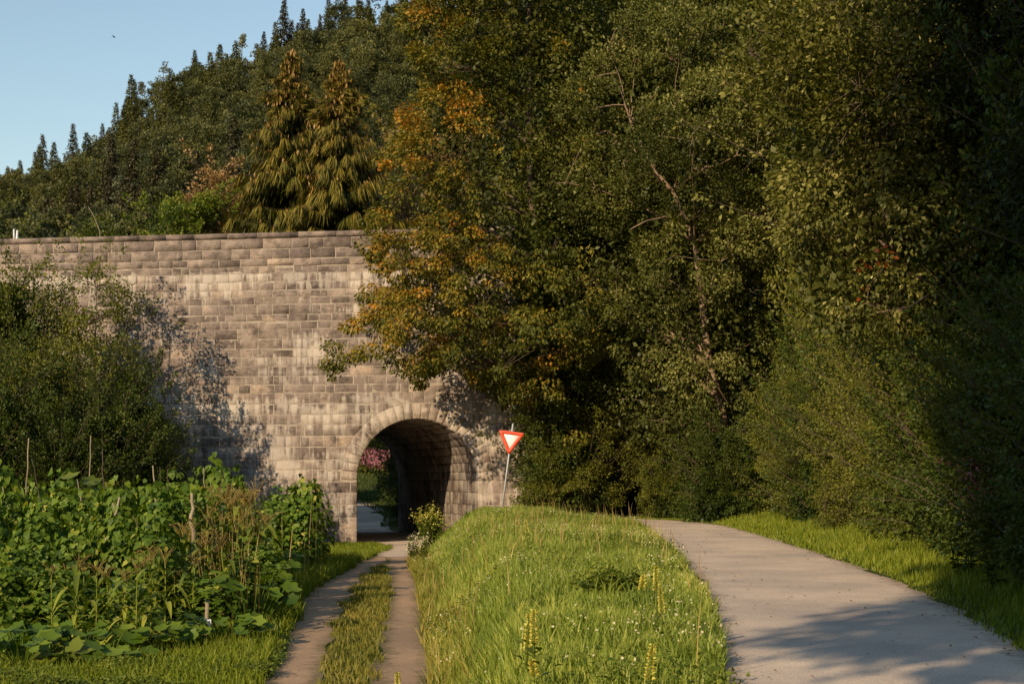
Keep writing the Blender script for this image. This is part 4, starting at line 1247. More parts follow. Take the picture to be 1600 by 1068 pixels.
x, y = scatter(190000, -11, -2, 15, 57.5, 10, lawn_keep, 1.3)
Hh = np.interp(y, [15, 20, 30, 46, 50, 58], [.13, .22, .40, .32, .12, .12]) * r.uniform(.45, 1.5, len(x))
blades('lawn_grass', np.stack([x, y, hgt(x, y) - .02], -1), Hh, r.uniform(.008, .018, len(x)) * (1 + y / 60), .48 + r.normal(0, .17, len(x)), M['grass_lush'], .6, 11,
       'green grass along the garden side of the track and before the arch')
# shaded grass beyond the arch
x, y = scatter(40000, -30, -4, 74, 112, 12, lambda x, y: ~on_sheet(x, y, 0))
blades('far_grass', np.stack([x, y, hgt(x, y) - .02], -1), .25 * r.uniform(.5, 1.4, len(x)), r.uniform(.03, .05, len(x)), .5 + r.normal(0, .17, len(x)), M['leaf_dark'], .5, 13,
       'shaded green grass beside the lane beyond the underpass')

# weeds with small leaves: broad-leaf ground cover
def weeds(name, x, y, hh, leaf, mat, seed, label, per=7, cat='weeds'):
    r = np.random.default_rng(seed); n = len(x)
    P = np.stack([x, y, hgt(x, y)], -1); idx = np.repeat(np.arange(n), per)
    Q_ = P[idx] + r.normal(0, .07, (len(idx), 3)) * [1, 1, 0]; Q_[:, 2] += r.uniform(.0, 1, len(idx)) * np.broadcast_to(hh, (n,))[idx]
    V, Fq, v = leaves(Q_, norm(r.normal(size=(len(idx), 3)) * [1, 1, .5]), norm(r.normal(0, .5, (len(idx), 3)) + [0, -.3, 1]), leaf * r.uniform(.6, 1.3, len(idx)), np.clip(r.normal(.5, .2, len(idx)), 0, 1))
    return tag(obj(name, mesh(name, V, Fq, mat, v)), label, cat, kind='stuff')


x, y = scatter(44000, -10, -2.6, 16.5, 22.5, 20, lambda x, y: (x < np.interp(y, TRACKL[:, 1], TRACKL[:, 0]) - .35) & (vnoise(x, y, 1.5, 8) > -.3))
weeds('clover_weeds', x, y, .10 + .22 * np.clip(vnoise(x, y, 1.6, 18), 0, 1), .05, M['leaf_bright'], 21, 'low clover and weeds along the front edge of the vegetable garden')
x, y = scatter(9000, -3, 4, 9, 48, 22, lambda x, y: hump_keep(x, y) & (vnoise(x, y, .9, 9) > .25), 1.2)
weeds('bank_weeds', x, y, .30, .055, M['leaf_bright'], 23, 'patches of broad-leaved weeds among the bank grass')
x, y = scatter(9000, 5, 12, 14, 56, 58, lambda x, y: (x > np.interp(y, RY, RR) + 1.5 + .5 * vnoise(x, y, 1.4, 19)) & (x < np.interp(y, RY, RR) + 3.2), 1.1)
weeds('hedge_weeds', x, y, .5 + .6 * np.clip(vnoise(x, y, 1.8, 20), 0, 1), .075, M['leaf_olive'], 59, 'tangle of weeds and nettles at the foot of the hedge', 9)
# white flowers
x, y = scatter(9000, -3.4, 4, 10, 48, 24, lambda x, y: hump_keep(x, y) & (vnoise(x, y, .7, 12) > .32), 1.1)
x2, y2 = scatter(900, 1.0, 3.8, 12, 34, 25, lambda x, y: hump_keep(x, y) & (x > np.interp(y, RY, RL) - .75), 1.0)
x = np.concatenate([x, x2]); y = np.concatenate([y, y2])
n = len(x); Q_ = np.stack([x, y, hgt(x, y) + r.uniform(.24, .38, n)], -1)
V, Fq, v = leaves(Q_, norm(r.normal(size=(n, 3)) * [1, 1, .2]), norm(r.normal(0, .5, (n, 3)) + [0, -.8, .8]), r.uniform(.014, .034, n), r.uniform(0, 1, n),
                  (np.array([[0, -.5, 0], [.5, 0, 0], [0, .5, 0], [-.5, 0, 0]]), np.array([[0, 1, 2, 3]])))
tag(obj('white_flowers', mesh('white_flowers', V, Fq, M['white_petals'], v)), 'tiny white wildflowers dotted through the bank grass', 'flowers', kind='stuff')

x, y = scatter(9000, 1, 7, 10, 50, 27, lambda x, y: (x > np.interp(y, RY, RL) + .02) & (x < np.interp(y, RY, RR) - .02) & (np.random.default_rng(5).random(len(x)) < .06 + .9 * np.exp(-np.minimum(x - np.interp(y, RY, RL), np.interp(y, RY, RR) - x) / .22)))
r = np.random.default_rng(28); n = len(x); Q_ = np.stack([x, y, hgt(x, y) + .018], -1)
V, Fq, v = leaves(Q_, norm(r.normal(size=(n, 3)) * [1, 1, .15]), norm(r.normal(0, .3, (n, 3)) + [0, 0, 1]), r.uniform(.02, .06, n), r.uniform(0, .6, n))
tag(obj('fallen_leaves', mesh('fallen_leaves', V, Fq, M['leaf_red'], v)), 'dry fallen leaves and crumbs along the edges of the road', 'leaf litter', kind='stuff')

# ------------------------------------------------------------------ mulleins
def mullein(label, px, py_top, py_bot, Y):
    x = X(px, Y); z = float(hgt(x, Y)); top = ztop(py_top, Y); bot = ztop(py_bot, Y)
    r = np.random.default_rng(int(px) * 7 + 1)
    root = empty('mullein', (x, Y, z), label, 'wildflower', 'yellow flower spikes on the bank')
    mb = MB(); lx = r.uniform(-.03, .03)
    mb.tube([(0, 0, -.02), (lx, 0, (top - z) * .5), (lx * 2, 0, top - z)], [.010, .008, .004], 5); mb.build('stem', M['leaf_bright'], root)
    n = 260; hh = r.uniform(0, 1, n); a = r.uniform(0, 6.28, n); rad = .018 * (1 - hh * .65)
    P = np.stack([lx * 2 * (.5 + .5 * hh) + rad * np.cos(a), rad * np.sin(a), (bot - z) + hh * (top - bot)], -1)
    V, Fq, v = leaves(P, np.stack([np.cos(a), np.sin(a), .3 + 0 * a], -1), r.normal(size=(n, 3)), r.uniform(.014, .027, n), r.uniform(0, 1, n)); obj('flower_spike', mesh('flower_spike', V, Fq, M['yellow_petals'], v), root)
    n = 9; a = r.uniform(0, 6.28, n); P = np.stack([0 * a, 0 * a, r.uniform(.02, .4, n)], -1)
    V, Fq, v = leaves(P, np.stack([np.cos(a), np.sin(a), .5 + 0 * a], -1), np.tile([0, 0, 1.0], (n, 1)), r.uniform(.06, .12, n), r.uniform(.3, .8, n)); obj('foliage', mesh('foliage', V, Fq, M['leaf_bright'], v), root)


for a in [('yellow flower spike nearest the road edge at the bottom', 1008, 1006, 1062, 9.2), ('taller of the two yellow spikes side by side in the middle foreground', 834, 952, 1010, 10.5),
          ('pale spike just left of the taller yellow spike in the foreground', 822, 957, 1015, 10.8), ('yellow spike below the road bend, tallest of the right cluster', 1028, 884, 925, 13.0),
          ('leaning yellow spike right of the tallest of the right cluster', 1037, 918, 958, 12.5), ('short yellow spike left of the right cluster', 1000, 898, 920, 13.4),
          ('yellow spike alone high on the bank below the yield sign', 826, 810, 832, 26.0), ('short spike at the bottom edge beside the right wheel track', 622, 1050, 1080, 13.5),
          ('pale yellow spike at the bottom, right of the middle pair', 843, 1030, 1056, 9.8)]:
    mullein(*a)

# tall dry grass stalks at road edge (one thing each)
for k, (px, py, pb, Y, lab) in enumerate([(1078, 850, 905, 24, 'dry straw-coloured grass stalk leaning over the road edge'), (1097, 990, 1068, 12.4, 'dry brown grass stalk at the bottom by the road edge')]):
    x = X(px, Y) - .12; z = float(hgt(x, Y)); mb = MB(); h_ = ztop(py, Y) - z
    mb.tube([(-.03, 0, 0), (0, 0, h_ * .6), (.05, 0, h_)], [.006, .005, .003], 4)
    o = mb.build('grass_stalk', M['dry'], None, (x, Y, z)); tag(o, lab, 'grass stalk')


def herb(name, label, px, Y, H, R, seed, leafm, flower, fl_label='flower_heads', nst=26, leaf=.09):
    r = np.random.default_rng(seed); x = X(px, Y); z = float(hgt(x, Y)) - .03
    root = empty(name, (x, Y, z), label, 'plant')
    mb = MB(); LP = []; LD = []; FP = []
    for i in range(nst):
        a = r.uniform(0, 6.28); q = R * r.uniform(.1, 1); h_ = H * r.uniform(.65, 1.05) * (1 - .2 * q / R)
        tip_ = np.array([q * cos(a), q * sin(a), h_]); b = tip_ * [.35, .35, 0]
        S = limb(r, b, tip_, 0, 5, .04); mb.tube(S, np.linspace(.009, .004, 5), 4, cap=False)
        m = 26; s = r.uniform(.08, .98, m); P = np.stack([np.interp(s, np.linspace(0, 1, 5), S[:, j]) for j in range(3)], -1)
        LP.append(P); aa = r.uniform(0, 6.28, m); LD.append(np.stack([np.cos(aa), np.sin(aa), r.uniform(-.2, .6, m)], -1))
        m = 20; FP.append(tip_ + r.normal(0, 1, (m, 3)) * [.085, .085, .07])
    mb.build('stems', M[leafm], root)
    P = np.concatenate(LP); V, Fq, v = leaves(P, np.concatenate(LD), np.tile([0, 0, 1.0], (len(P), 1)) + r.normal(0, .4, P.shape), leaf * r.uniform(.7, 1.5, len(P)), np.clip(r.normal(.5, .2, len(P)), 0, 1), T_RHOMB)
    obj('leaves', mesh('leaves', V, Fq, M[leafm], v), root)
    P = np.concatenate(FP); V, Fq, v = leaves(P, r.normal(size=P.shape), r.normal(size=P.shape), .05 * r.uniform(.6, 1.3, len(P)), r.uniform(0, 1, len(P)))
    tag(obj(fl_label, mesh(fl_label, V, Fq, M[flower], v), root), kind='stuff')


herb('goldenrod', 'bushy goldenrod with yellow heads standing at the foot of the arch', 674, 47.0, 1.45, .62, 41, 'leaf_bright', 'yellow_petals', nst=34)
herb('white_aster', 'white flowering plant just left of the goldenrod by the arch', 645, 45.5, .95, .42, 42, 'leaf_bright', 'white_petals', nst=9)
herb('bank_shrub', 'leafy plant with white flowers low on the left flank of the bank', 662, 41.5, .9, .55, 43, 'leaf_mid', 'white_petals', nst=8)
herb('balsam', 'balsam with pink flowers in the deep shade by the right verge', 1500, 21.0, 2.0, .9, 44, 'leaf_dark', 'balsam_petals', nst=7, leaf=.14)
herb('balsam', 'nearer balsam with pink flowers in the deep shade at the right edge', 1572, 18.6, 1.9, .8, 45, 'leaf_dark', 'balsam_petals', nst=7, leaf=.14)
herb('meadow_weed', 'leafy yellow-green weed clump on the bank beside the yellow spikes', 955, 17.5, .42, .55, 46, 'leaf_bright', 'leaf_bright', nst=40, leaf=.11, fl_label='buds')

# ------------------------------------------------------------------ yield sign
def yield_sign():
    Y = 48.0; lean = radians(7.4)
    x = X(783, Y); z = float(hgt(x, Y)); root = empty('yield_sign', (x, Y, z - .1), 'inverted white triangle with orange-red border on a leaning grey pole', 'road sign')
    root.rotation_euler = (0, lean, radians(-8))
    Lp = ztop(661, Y) - z + .1
    mb = MB(); mb.tube([(0, 0, 0), (0, 0, Lp)], [.03, .03], 12); mb.build('pole', M['metal'], root, smooth=True)
    mb = MB(); mb.tube([(0, 0, Lp), (0, 0, Lp + .015)], [.034, .02], 12); mb.build('pole_cap', M['metal'], root)
    zc = Lp - .52
    def tri(s, rc):   # rounded inverted triangle with side s
        out = []; R_ = s / math.sqrt(3)
        for k in range(3):
            a = -pi / 2 + k * 2 * pi / 3; c = np.array([cos(a), sin(a)]) * (R_ - 2 * rc)
            for q in np.linspace(-pi / 3, pi / 3, 7): out.append(c + rc * np.array([cos(a + q), sin(a + q)]))
        return np.array(out)
    def plate(name, s, rc, y0, th, mat, par, hole=None):
        T = tri(s, rc); n = len(T); V = [(p[0], y0, p[1] + zc) for p in T] + [(p[0], y0 + th, p[1] + zc) for p in T]
        i = np.arange(n); j = (i + 1) % n; Fs = [np.stack([i, i + n, j + n, j], 1)]
        if hole is None: Fs += [i[None, :], (i + n)[None, ::-1]]
        else:
            T2 = tri(hole, .01); V += [(p[0], y0, p[1] + zc) for p in T2]; V += [(p[0], y0 + th, p[1] + zc) for p in T2]
            Fs += [np.stack([i, j, j + 2 * n, i + 2 * n], 1), np.stack([i + 2 * n, j + 2 * n, j + 3 * n, i + 3 * n], 1)]
        mb = MB(); mb.add(V, Fs); return mb.build(name, mat, par)
    pl = plate('sign_plate', .93, .05, -.052, .012, M['metal'], root)
    plate('sign_face', .915, .045, -.056, .003, M['sign_white'], pl)
    plate('red_border', .92, .05, -.060, .004, M['sign_red'], pl, .53)
    mb = MB(); mb.box((0, -.02, zc + .16), (.05, .02, .02)); mb.box((0, -.02, zc - .2), (.05, .02, .02)); mb.build('bracket', M['metal'], root)


yield_sign()

# ------------------------------------------------------------------ small things on and near the wall
def wallpt(px):   # point on wall face along the ray px
    a = (px - 800) / F
    # p = Y*(a,1); (p-WC).WN = 0
    Y = (WC @ WN) / (a * WN[0] + WN[1]); return a * Y, Y


x, y = wallpt(20); r0 = empty('signal_post', (x, y + .5, WTOP - .3), 'small white forked post standing on the wall top at the left edge', 'post')
mb = MB(); mb.tube([(0, 0, 0), (0, 0, .35), (.02, 0, .75)], [.13, .06, .045], 8); mb.build('post', M['white_paint'], r0)
mb = MB(); mb.tube([(-.12, 0, .25), (-.13, 0, .8)], [.04, .035], 8); mb.build('arm', M['white_paint'], r0)
x, y = wallpt(135); mb = MB(); mb.tube([(.12, 0, -.3), (0, 0, .45), (-.22, 0, 1.0), (-.45, 0, 1.4)], [.03, .022, .015, .01], 5)
tag(mb.build('bare_branch', M['stick'], None, (x + .3, y + .8, WTOP)), 'thin bare stick leaning above the wall coping at the left', 'stick')

# bird
bx, by, bz = W(178, 58, 120); rb = empty('bird', (bx, by, bz), 'small dark bird gliding in the blue sky at the upper left', 'bird'); rb.scale = (.36, .36, .2)
mb = MB(); mb.tube([(-.42, 0, -.05), (-.28, 0, -.02), (-.1, 0, 0), (.15, 0, .03), (.34, 0, .06), (.46, 0, .07)], [.015, .05, .085, .08, .05, .012], 8); mb.build('body', M['feather'], rb, smooth=True)
for s_ in (1, -1):
    mb = MB(); V = [(.2, 0, .03), (-.08, 0, .03), (-.18, s_ * .5, .16), (.12, s_ * .5, .18), (-.22, s_ * 1.0, .12), (-.12, s_ * 1.05, .13)]
    V += [(a, b, c + .02) for a, b, c in V]; mb.add(V, [np.array([[0, 1, 2, 3], [6, 9, 8, 7], [3, 2, 4, 5], [9, 11, 10, 8], [0, 3, 9, 6], [3, 5, 11, 9], [1, 7, 8, 2], [2, 8, 10, 4]])]); mb.build('wing', M['feather'], rb)
mb = MB(); mb.add([(-.36, -.03, -.04), (-.36, .03, -.04), (-.62, .12, -.07), (-.62, -.12, -.07)], [np.array([[0, 1, 2, 3]])]); mb.build('tail', M['feather'], rb)

# ------------------------------------------------------------------ vegetable garden
def zg(x, y): return float(hgt(x, y))


poles = [  # px bottom, py bottom, px top, py top, Y, radius, mat, label
    (40, 800, 45, 684, 31, .022, 'stick', 'tall pale bean pole near the left edge, with a crooked top'),
    (66, 790, 49, 716, 30, .012, 'stick_dark', 'thin dark bean pole leaning left beside the tall pale pole'),
    (140, 760, 142, 680, 33, .018, 'stick', 'slim upright bean pole above the big-leaved sunflower plant'),
    (163, 790, 160, 700, 31, .018, 'stick_dark', 'dark knobbly bean pole right of the big-leaved sunflower plant'),
    (128, 800, 121, 750, 29, .016, 'stick', 'short pale bean pole just below the big leaves'),
    (152, 886, 187, 776, 25, .032, 'stick', 'thick forked bean pole leaning to the right in the middle of the beans'),
    (243, 790, 239, 727, 32, .024, 'stick', 'short grey bean pole left of the pair of thin poles'),
    (252, 790, 250, 729, 32.5, .013, 'stick_dark', 'left of the pair of thin dark poles in mid garden'),
    (262, 790, 262, 732, 32, .013, 'stick_dark', 'right of the pair of thin dark poles in mid garden'),
    (302, 830, 300, 770, 28, .05, 'stick', 'stout pale split stake among the beans'),
    (269, 850, 269, 788, 27, .014, 'stick_dark', 'dark thin stick left of the stout pale stake'),
    (245, 800, 244, 773, 27.5, .025, 'stick', 'pale stub of a bean pole left of the stout stake'),
    (218, 870, 212, 808, 26, .018, 'stick_dark', 'dark twig-like pole right of the thick leaning pole'),
    (8, 800, 4, 760, 29, .016, 'stick', 'pole at the very left edge of the garden'),
    (318, 760, 318, 732, 34, .014, 'stick', 'thin pole tip at the back of the garden right of centre'),
    (336, 790, 350, 735, 33, .012, 'stick_dark', 'thin stick leaning right at the back beside the tall corn'),
    (400, 800, 396, 750, 34, .012, 'stick_dark', 'thin dark stick at the right back corner near the wall'),
]
for (x0, y0, x1, y1, Y, rad, mt, lab) in poles:
    rr_ = np.random.default_rng(int(x0 * 13 + y0)); a = np.array(W(x0, y0, Y)); b = np.array(W(x1, y1, Y))
    d = b - a; gz = zg(a[0], Y); base_ = a - d / max(d[2], .1) * (a[2] - gz) * (.5 if abs(d[0]) > .2 else 1); base_[2] = gz - .1
    P = np.concatenate([[base_], a + d * np.linspace(0, 1, 6)[:, None]]); P[1:-1] += rr_.normal(0, .015, (5, 3)); P -= base_
    mb = MB(); mb.tube(P, np.linspace(rad * 1.15, rad * .6, 7), 7)
    if 'forked' in lab: mb.tube([P[-2], P[-2] + [-.08, 0, .16]], [.018, .01], 5)
    tag(mb.build('bean_pole', M[mt], None, tuple(base_), True), lab, 'pole', 'bean poles in the vegetable garden')

# bean plants (climbers on their poles)
def bean_proto(seed, H, R):
    r = np.random.default_rng(seed); root = empty('bean_plant', (0, 0, 0), 'x', 'bean plant', 'climbing beans in the vegetable garden')
    n = 820; h_ = r.uniform(.04, 1, n) ** .8 * (1 + .12 * (r.uniform(0, 1, n) > .93)); a = r.uniform(0, 6.28, n); q = R * r.uniform(.25, 1, n) ** .6 * (1 - .45 * h_ ** 3) * (1 + .25 * np.sin(a * 3 + h_ * 9))
    P = np.stack([q * np.cos(a), q * np.sin(a), h_ * H], -1)
    D = np.stack([np.cos(a) * .6, np.sin(a) * .6, -.75 + 0 * a], -1) + r.normal(0, .3, (n, 3)); Nn = np.stack([np.cos(a), np.sin(a), .55 + 0 * a], -1) + r.normal(0, .3, (n, 3))
    V, Fq, v = leaves(P, D, Nn, r.uniform(.06, .16, n), np.clip(r.normal(.42, .22, n) + .12 * h_, 0, 1), T_HEART)
    obj('foliage', mesh('foliage', V, Fq, M['leaf_bean'], v), root)
    mb = MB()
    for k in range(5):
        t = np.linspace(0, 1, 14); ph = r.uniform(0, 6.28); rad_ = .05 + .25 * R * r.random()
        mb.tube(np.stack([rad_ * np.cos(t * 16 + ph), rad_ * np.sin(t * 16 + ph), t * H * r.uniform(.85, 1.02)], -1), .006, 4)
    mb.build('vine', M['leaf_bean'], root)
    return root


bprot = [bean_proto(61, 2.0, .55), bean_proto(62, 2.0, .5), bean_proto(63, 2.0, .6)]
r = np.random.default_rng(64)
beans = []
for Y, pxs, top in ((22.3, (-8, 40, 88, 205), 905), (24.3, (15, 70, 122, 178, 232), 830), (26.0, (-5, 45, 100, 155, 208, 260), 800), (28.5, (20, 75, 130, 185, 240, 290), 775), (31.0, (0, 60, 110, 165, 220, 275, 325), 752), (34.0, (40, 100, 160, 215, 270, 330, 365), 742), (38.5, (415, 445, 470), 785), (41.5, (440, 475), 778), (24.0, (286, 330), 880), (25.6, (350, 385), 860), (27.3, (385, 410), 870)):
    for i, px in enumerate(pxs): beans.append((px + r.uniform(-8, 8), Y + r.uniform(-.4, .4), top + r.uniform(-24, 30)))
rown = {24: 'front', 26: 'second', 28: 'third', 31: 'fourth', 34: 'rear'}
for k, (px, Y, top) in enumerate(beans):
    src = bprot[k % 3]; x = X(px, Y); z = zg(x, Y); H = ztop(top, Y) - z
    if Y > 37: lab = 'dark climbing bean at the right back corner of the garden near the wall'
    elif px > 280: lab = 'climbing bean in the right half of the garden beside the corn'
    elif Y < 27: lab = 'leafy climbing bean in the front rows of the garden'
    else: lab = 'climbing bean in the rear rows among the poles'
    sc = (1.0 + (Y - 24) * .02)
    if k < 3:
        o = src; o.location = (x, Y, z); o.rotation_euler = (0, 0, k * 2.0); o.scale = (sc, sc, H / 2.0); o['label'] = lab
    else: copy_tree(src, (x, Y, z), k * 1.7, (sc, sc, H / 2.0), lab)


# corn
def corn_proto(seed, H, mat, dry=False):
    r = np.random.default_rng(seed); root = empty('corn_plant', (0, 0, 0), 'x', 'corn', 'corn plants in the vegetable garden')
    mb = MB(); st = limb(r, np.array([0, 0, -.02]), np.array([r.uniform(-.05, .05), r.uniform(-.05, .05), H * .86]), 0, 7, .02); mb.tube(st, np.linspace(.016, .008, 7), 6)
    mb.build('stalk', M[mat], root)
    lf = MB(); nl = 11
    for i in range(nl):
        z = H * (.08 + .72 * i / nl); a = (i % 2) * pi + r.normal(0, .5); L = r.uniform(.6, .95) * (1 - .25 * i / nl); n = 7
        t = np.linspace(0, 1, n); c = np.array([cos(a), sin(a), 0]); sd = np.array([-sin(a), cos(a), 0])
        C = c[None] * (t * L * .75)[:, None]; C[:, 2] = z + L * (.85 * t - r.uniform(.75, 1.25) * t ** 2)
        w = .05 * np.sin(np.clip(t * .93 + .12, 0, 1) * pi) ** .6
        V = np.concatenate([C - sd[None] * w[:, None], C + sd[None] * w[:, None]]); V[:n, 2] += .01; V[n:, 2] += .01
        V = np.concatenate([V, C]); i0 = np.arange(n - 1)
        lf.add(V, [np.stack([i0, i0 + 1, 2 * n + i0 + 1, 2 * n + i0], 1), np.stack([2 * n + i0, 2 * n + i0 + 1, n + i0 + 1, n + i0], 1)], float(np.clip(r.normal(.5, .2), 0, 1)))
    lf.build('leaves', M[mat], root)
    tb = MB(); top = st[-1]
    for i in range(9):
        a = r.uniform(0, 6.28); s_ = r.uniform(.25, .8) * (i > 0)
        e = top + np.array([cos(a) * s_ * .45, sin(a) * s_ * .45, H * .14 * r.uniform(.7, 1.1)]); tb.tube(limb(r, top - [0, 0, .015 * i], e - [0, 0, s_ * .12], .2, 5, .02), np.linspace(.005, .003, 5), 4)
    tb.build('tassel', M['dry'], root)
    return root


cp = [corn_proto(71, 1.5, 'leaf_corn'), corn_proto(72, 1.5, 'leaf_corn'), corn_proto(73, 1.5, 'leaf_bean')]
corns = []
for px in (82, 118, 150, 172, 196, 212, 236, 258): corns.append((px, 21.0, 862 + r.uniform(-15, 25), 'front'))
for px in (100, 134, 162, 188, 224, 246, 274, 300): corns.append((px, 23.3, 868 + r.uniform(-25, 25), 'front'))
for px in (285, 298, 308, 316, 326, 336, 345, 352): corns.append((px, 24.6, 826 + r.uniform(-22, 22), 'mid'))
for px in (338, 350, 358, 366, 374, 382, 390, 398): corns.append((px, 29.5, 750 + r.uniform(-14, 26), 'tall'))
for px in (322, 336, 350, 364, 378, 392, 404, 412): corns.append((px, 27.8, 790 + r.uniform(-14, 26), 'tall'))
for px in (310, 325, 340, 355, 370, 385): corns.append((px, 32.5, 752 + r.uniform(-14, 14), 'back'))
for px in (432, 450, 462, 480, 488): corns.append((px, 39.5, 800 + r.uniform(-10, 14), 'corner'))
clab = {'front': 'low corn plant with open tassel in the front row of the garden', 'mid': 'tasselled corn plant behind the stake with the white tie',
        'tall': 'tall yellow-green corn plant at the right side of the garden', 'back': 'corn plant at the back right, partly hidden behind the tall corn', 'corner': 'dark corn plant in the right back corner close to the arch'}
for k, (px, Y, top, kk) in enumerate(corns):
    src = cp[2] if kk == 'corner' else cp[k % 2]; Y += r.uniform(-.35, .35); x = X(px, Y); z = zg(x, Y); H = ztop(top, Y) - z; s_ = min(1.5, max(.8, H / 1.5 * .85))
    first = (k < 2) or (kk == 'corner' and not cp[2].get('used'))
    if first:
        src['used'] = 1; src.location = (x, Y, z); src.rotation_euler = (0, 0, k * 1.3); src.scale = (s_, s_, H / 1.5); src['label'] = clab[kk]
    else: copy_tree(src, (x, Y, z), k * 1.3, (s_, s_, H / 1.5), clab[kk])
for c_ in cp:
    if 'used' in c_: del c_['used']

def stalk_keep(x, y):
    px_ = 800 + x / y * F
    return ((px_ > 292) & (px_ < 408)) | (r.random(len(x)) < .07)


x, y = scatter(1700, -11, -4.2, 23.6, 34, 66, stalk_keep)
hs_ = (1.25 + (y - 23.6) * .10) * r.uniform(.8, 1.22, len(x)); k_ = 800 + x / y * F > 60
blades('dry_stalks', np.stack([x, y, hgt(x, y)], -1)[k_], hs_[k_], r.uniform(.014, .034, int(k_.sum())), r.uniform(.2, 1, int(k_.sum())), M['dry'], .16, 67,
       'thin dry straw-coloured stalks standing among the corn and beans', 'dry stalks')

# squash and sunflower with large lobed leaves
th = np.linspace(0, 2 * pi, 15)[:-1]
lobe = np.array([[0, .5, -.04]] + [[(.42 + .09 * cos(5 * t)) * sin(t), .5 - (.46 + .08 * cos(5 * t)) * cos(t), .05 + .03 * cos(5 * t)] for t in th])
T_LOBE = (lobe, np.array([[0, 1 + i, 1 + (i + 1) % 14] for i in range(14)]))


def bigleaf(name, label, cat, px, Y, n, R, H, size, seed, mat='leaf_bean', col_=False, group=None):
    r = np.random.default_rng(seed); x = X(px, Y); z = zg(x, Y); root = empty(name, (x, Y, z), label, cat, group); mb = MB(); P = []; D = []
    for i in range(n):
        a = r.uniform(0, 6.28); q = R * r.uniform(.15, 1) ** .7; hh = H * (r.uniform(.55, 1.0) if not col_ else r.uniform(.35, 1))
        e = np.array([q * cos(a), q * sin(a), hh]); b = np.array([e[0] * .3, e[1] * .3, 0 if not col_ else hh - .15])
        mb.tube(limb(r, b, e, .1, 5, .02), .008, 4); P.append(e); D.append([cos(a), sin(a), -.25])
    if col_: mb.tube([(0, 0, 0), (0, 0, H)], [.02, .012], 6)
    mb.build('stems', M['leaf_bean'], root)
    P = np.array(P); V, Fq, v = leaves(P, np.array(D) + r.normal(0, .2, P.shape), np.tile([0, -.45, 1.0], (n, 1)) + r.normal(0, .25, P.shape), size * r.uniform(.7, 1.2, n), np.clip(r.normal(.55, .15, n), 0, 1), T_LOBE)
    obj('leaves', mesh('leaves', V, Fq, M[mat], v), root)


bigleaf('squash_plant', 'squash plant with large lobed leaves at the lower left of the garden', 'squash', 92, 19.4, 16, .42, .34, .30, 81, 'leaf_bright')
bigleaf('squash_plant', 'squash plant with broad leaves in front of the corn, right of the lower left one', 'squash', 170, 19.7, 18, .5, .36, .30, 82)
bigleaf('squash_plant', 'squash plant at the left edge under the beans', 'squash', 20, 20.8, 20, .6, .5, .30, 83)
bigleaf('squash_plant', 'squash plant right of the stake with the white tie', 'squash', 392, 23.6, 30, .65, .95, .26, 84)
bigleaf('squash_plant', 'squash plant spilling toward the left wheel track', 'squash', 400, 26.5, 30, .6, 1.0, .27, 85)
for i_, (px_, Y_, lb_) in enumerate([(60, 20.2, 'squash plant second from the left at the front edge of the garden'), (130, 20.3, 'squash plant between the lower left one and the corn row'), (215, 20.6, 'squash plant under the right end of the front corn row'),
                                  (262, 21.2, 'squash plant just left of the stake with the white tie'), (35, 19.3, 'nearest squash plant at the lower left corner'), (360, 21.8, 'small squash plant in the weeds right of the white-tied stake')]):
    bigleaf('squash_plant', lb_, 'squash', px_, Y_, 26, .5, .5, .24, 90 + i_, 'leaf_bean')
bigleaf('sunflower_plant', 'big-leaved sunflower plant standing above the beans at the left', 'sunflower', 108, 31.5, 24, .55, 2.75, .42, 86, 'leaf_bright', True)
# flower head of the sunflower plant: small yellow-green bud beside
bigleaf('burdock_plant', 'wide-leaved plant at the shady right side of the garden', 'plant', 430, 33.5, 26, .55, .9, .27, 87)

# stakes
def stake(px, pb, pt, Y, mat, lab, tie=False, w=.028):
    x = X(px, Y); z = zg(x, Y); root = empty('garden_stake', (x, Y, z - .1), lab, 'stake'); h_ = ztop(pt, Y) - z + .1
    mb = MB(); V = [(-w, -w * .6, 0), (w, -w * .6, 0), (w, w * .6, 0), (-w, w * .6, 0), (-w * .9 + .03, -w * .55, h_), (w * .9 + .03, -w * .55, h_ - .01), (w * .9 + .03, w * .55, h_ + .012), (-w * .9 + .03, w * .55, h_)]
    mb.add(V, [np.array([[3, 2, 1, 0], [4, 5, 6, 7], [0, 1, 5, 4], [1, 2, 6, 5], [2, 3, 7, 6], [3, 0, 4, 7]])]); mb.build('stake', M[mat], root)
    if tie:
        mb = MB(); zt = h_ * .6; k = .018
        for q in (-.02, .01, .04): a = np.linspace(0, 2 * pi, 13); mb.tube(np.stack([k + (w + .012) * np.cos(a), (w * .6 + .014) * np.sin(a) - .0, zt + q + .01 * np.sin(a * 2)], -1), .014, 5, cap=False)
        mb.tube([(k + .02, -.04, zt), (k + .06, -.06, zt - .06), (k + .05, -.05, zt - .16)], [.018, .02, .008], 6); mb.tube([(k + .02, -.04, zt + .02), (k + .07, -.05, zt + .05), (k + .08, -.05, zt - .03)], [.014, .016, .006], 6)
        mb.build('tie', M['cloth'], root)


stake(321, 1005, 938, 21.6, 'stick', 'wooden garden stake with a white cloth tie knotted round it', True)
stake(421, 890, 856, 30, 'stick', 'smaller stake with a white tie at the right side of the corn', True, .02)
stake(503, 862, 826, 48, 'stick_dark', 'short dark post standing in the grass by the wall foot', False, .05)

# dry stems and orange leaves in the hedge
r = np.random.default_rng(91)
def bare(name, lab, pts_, rad, mt, cat='branch'):
    P = np.array([W(*p) for p in pts_]); b = P[0].copy(); mb = MB(); mb.tube(P - b, np.linspace(rad, rad * .3, len(P)), 6); tag(mb.build(name, M[mt], None, tuple(b), True), lab, cat)


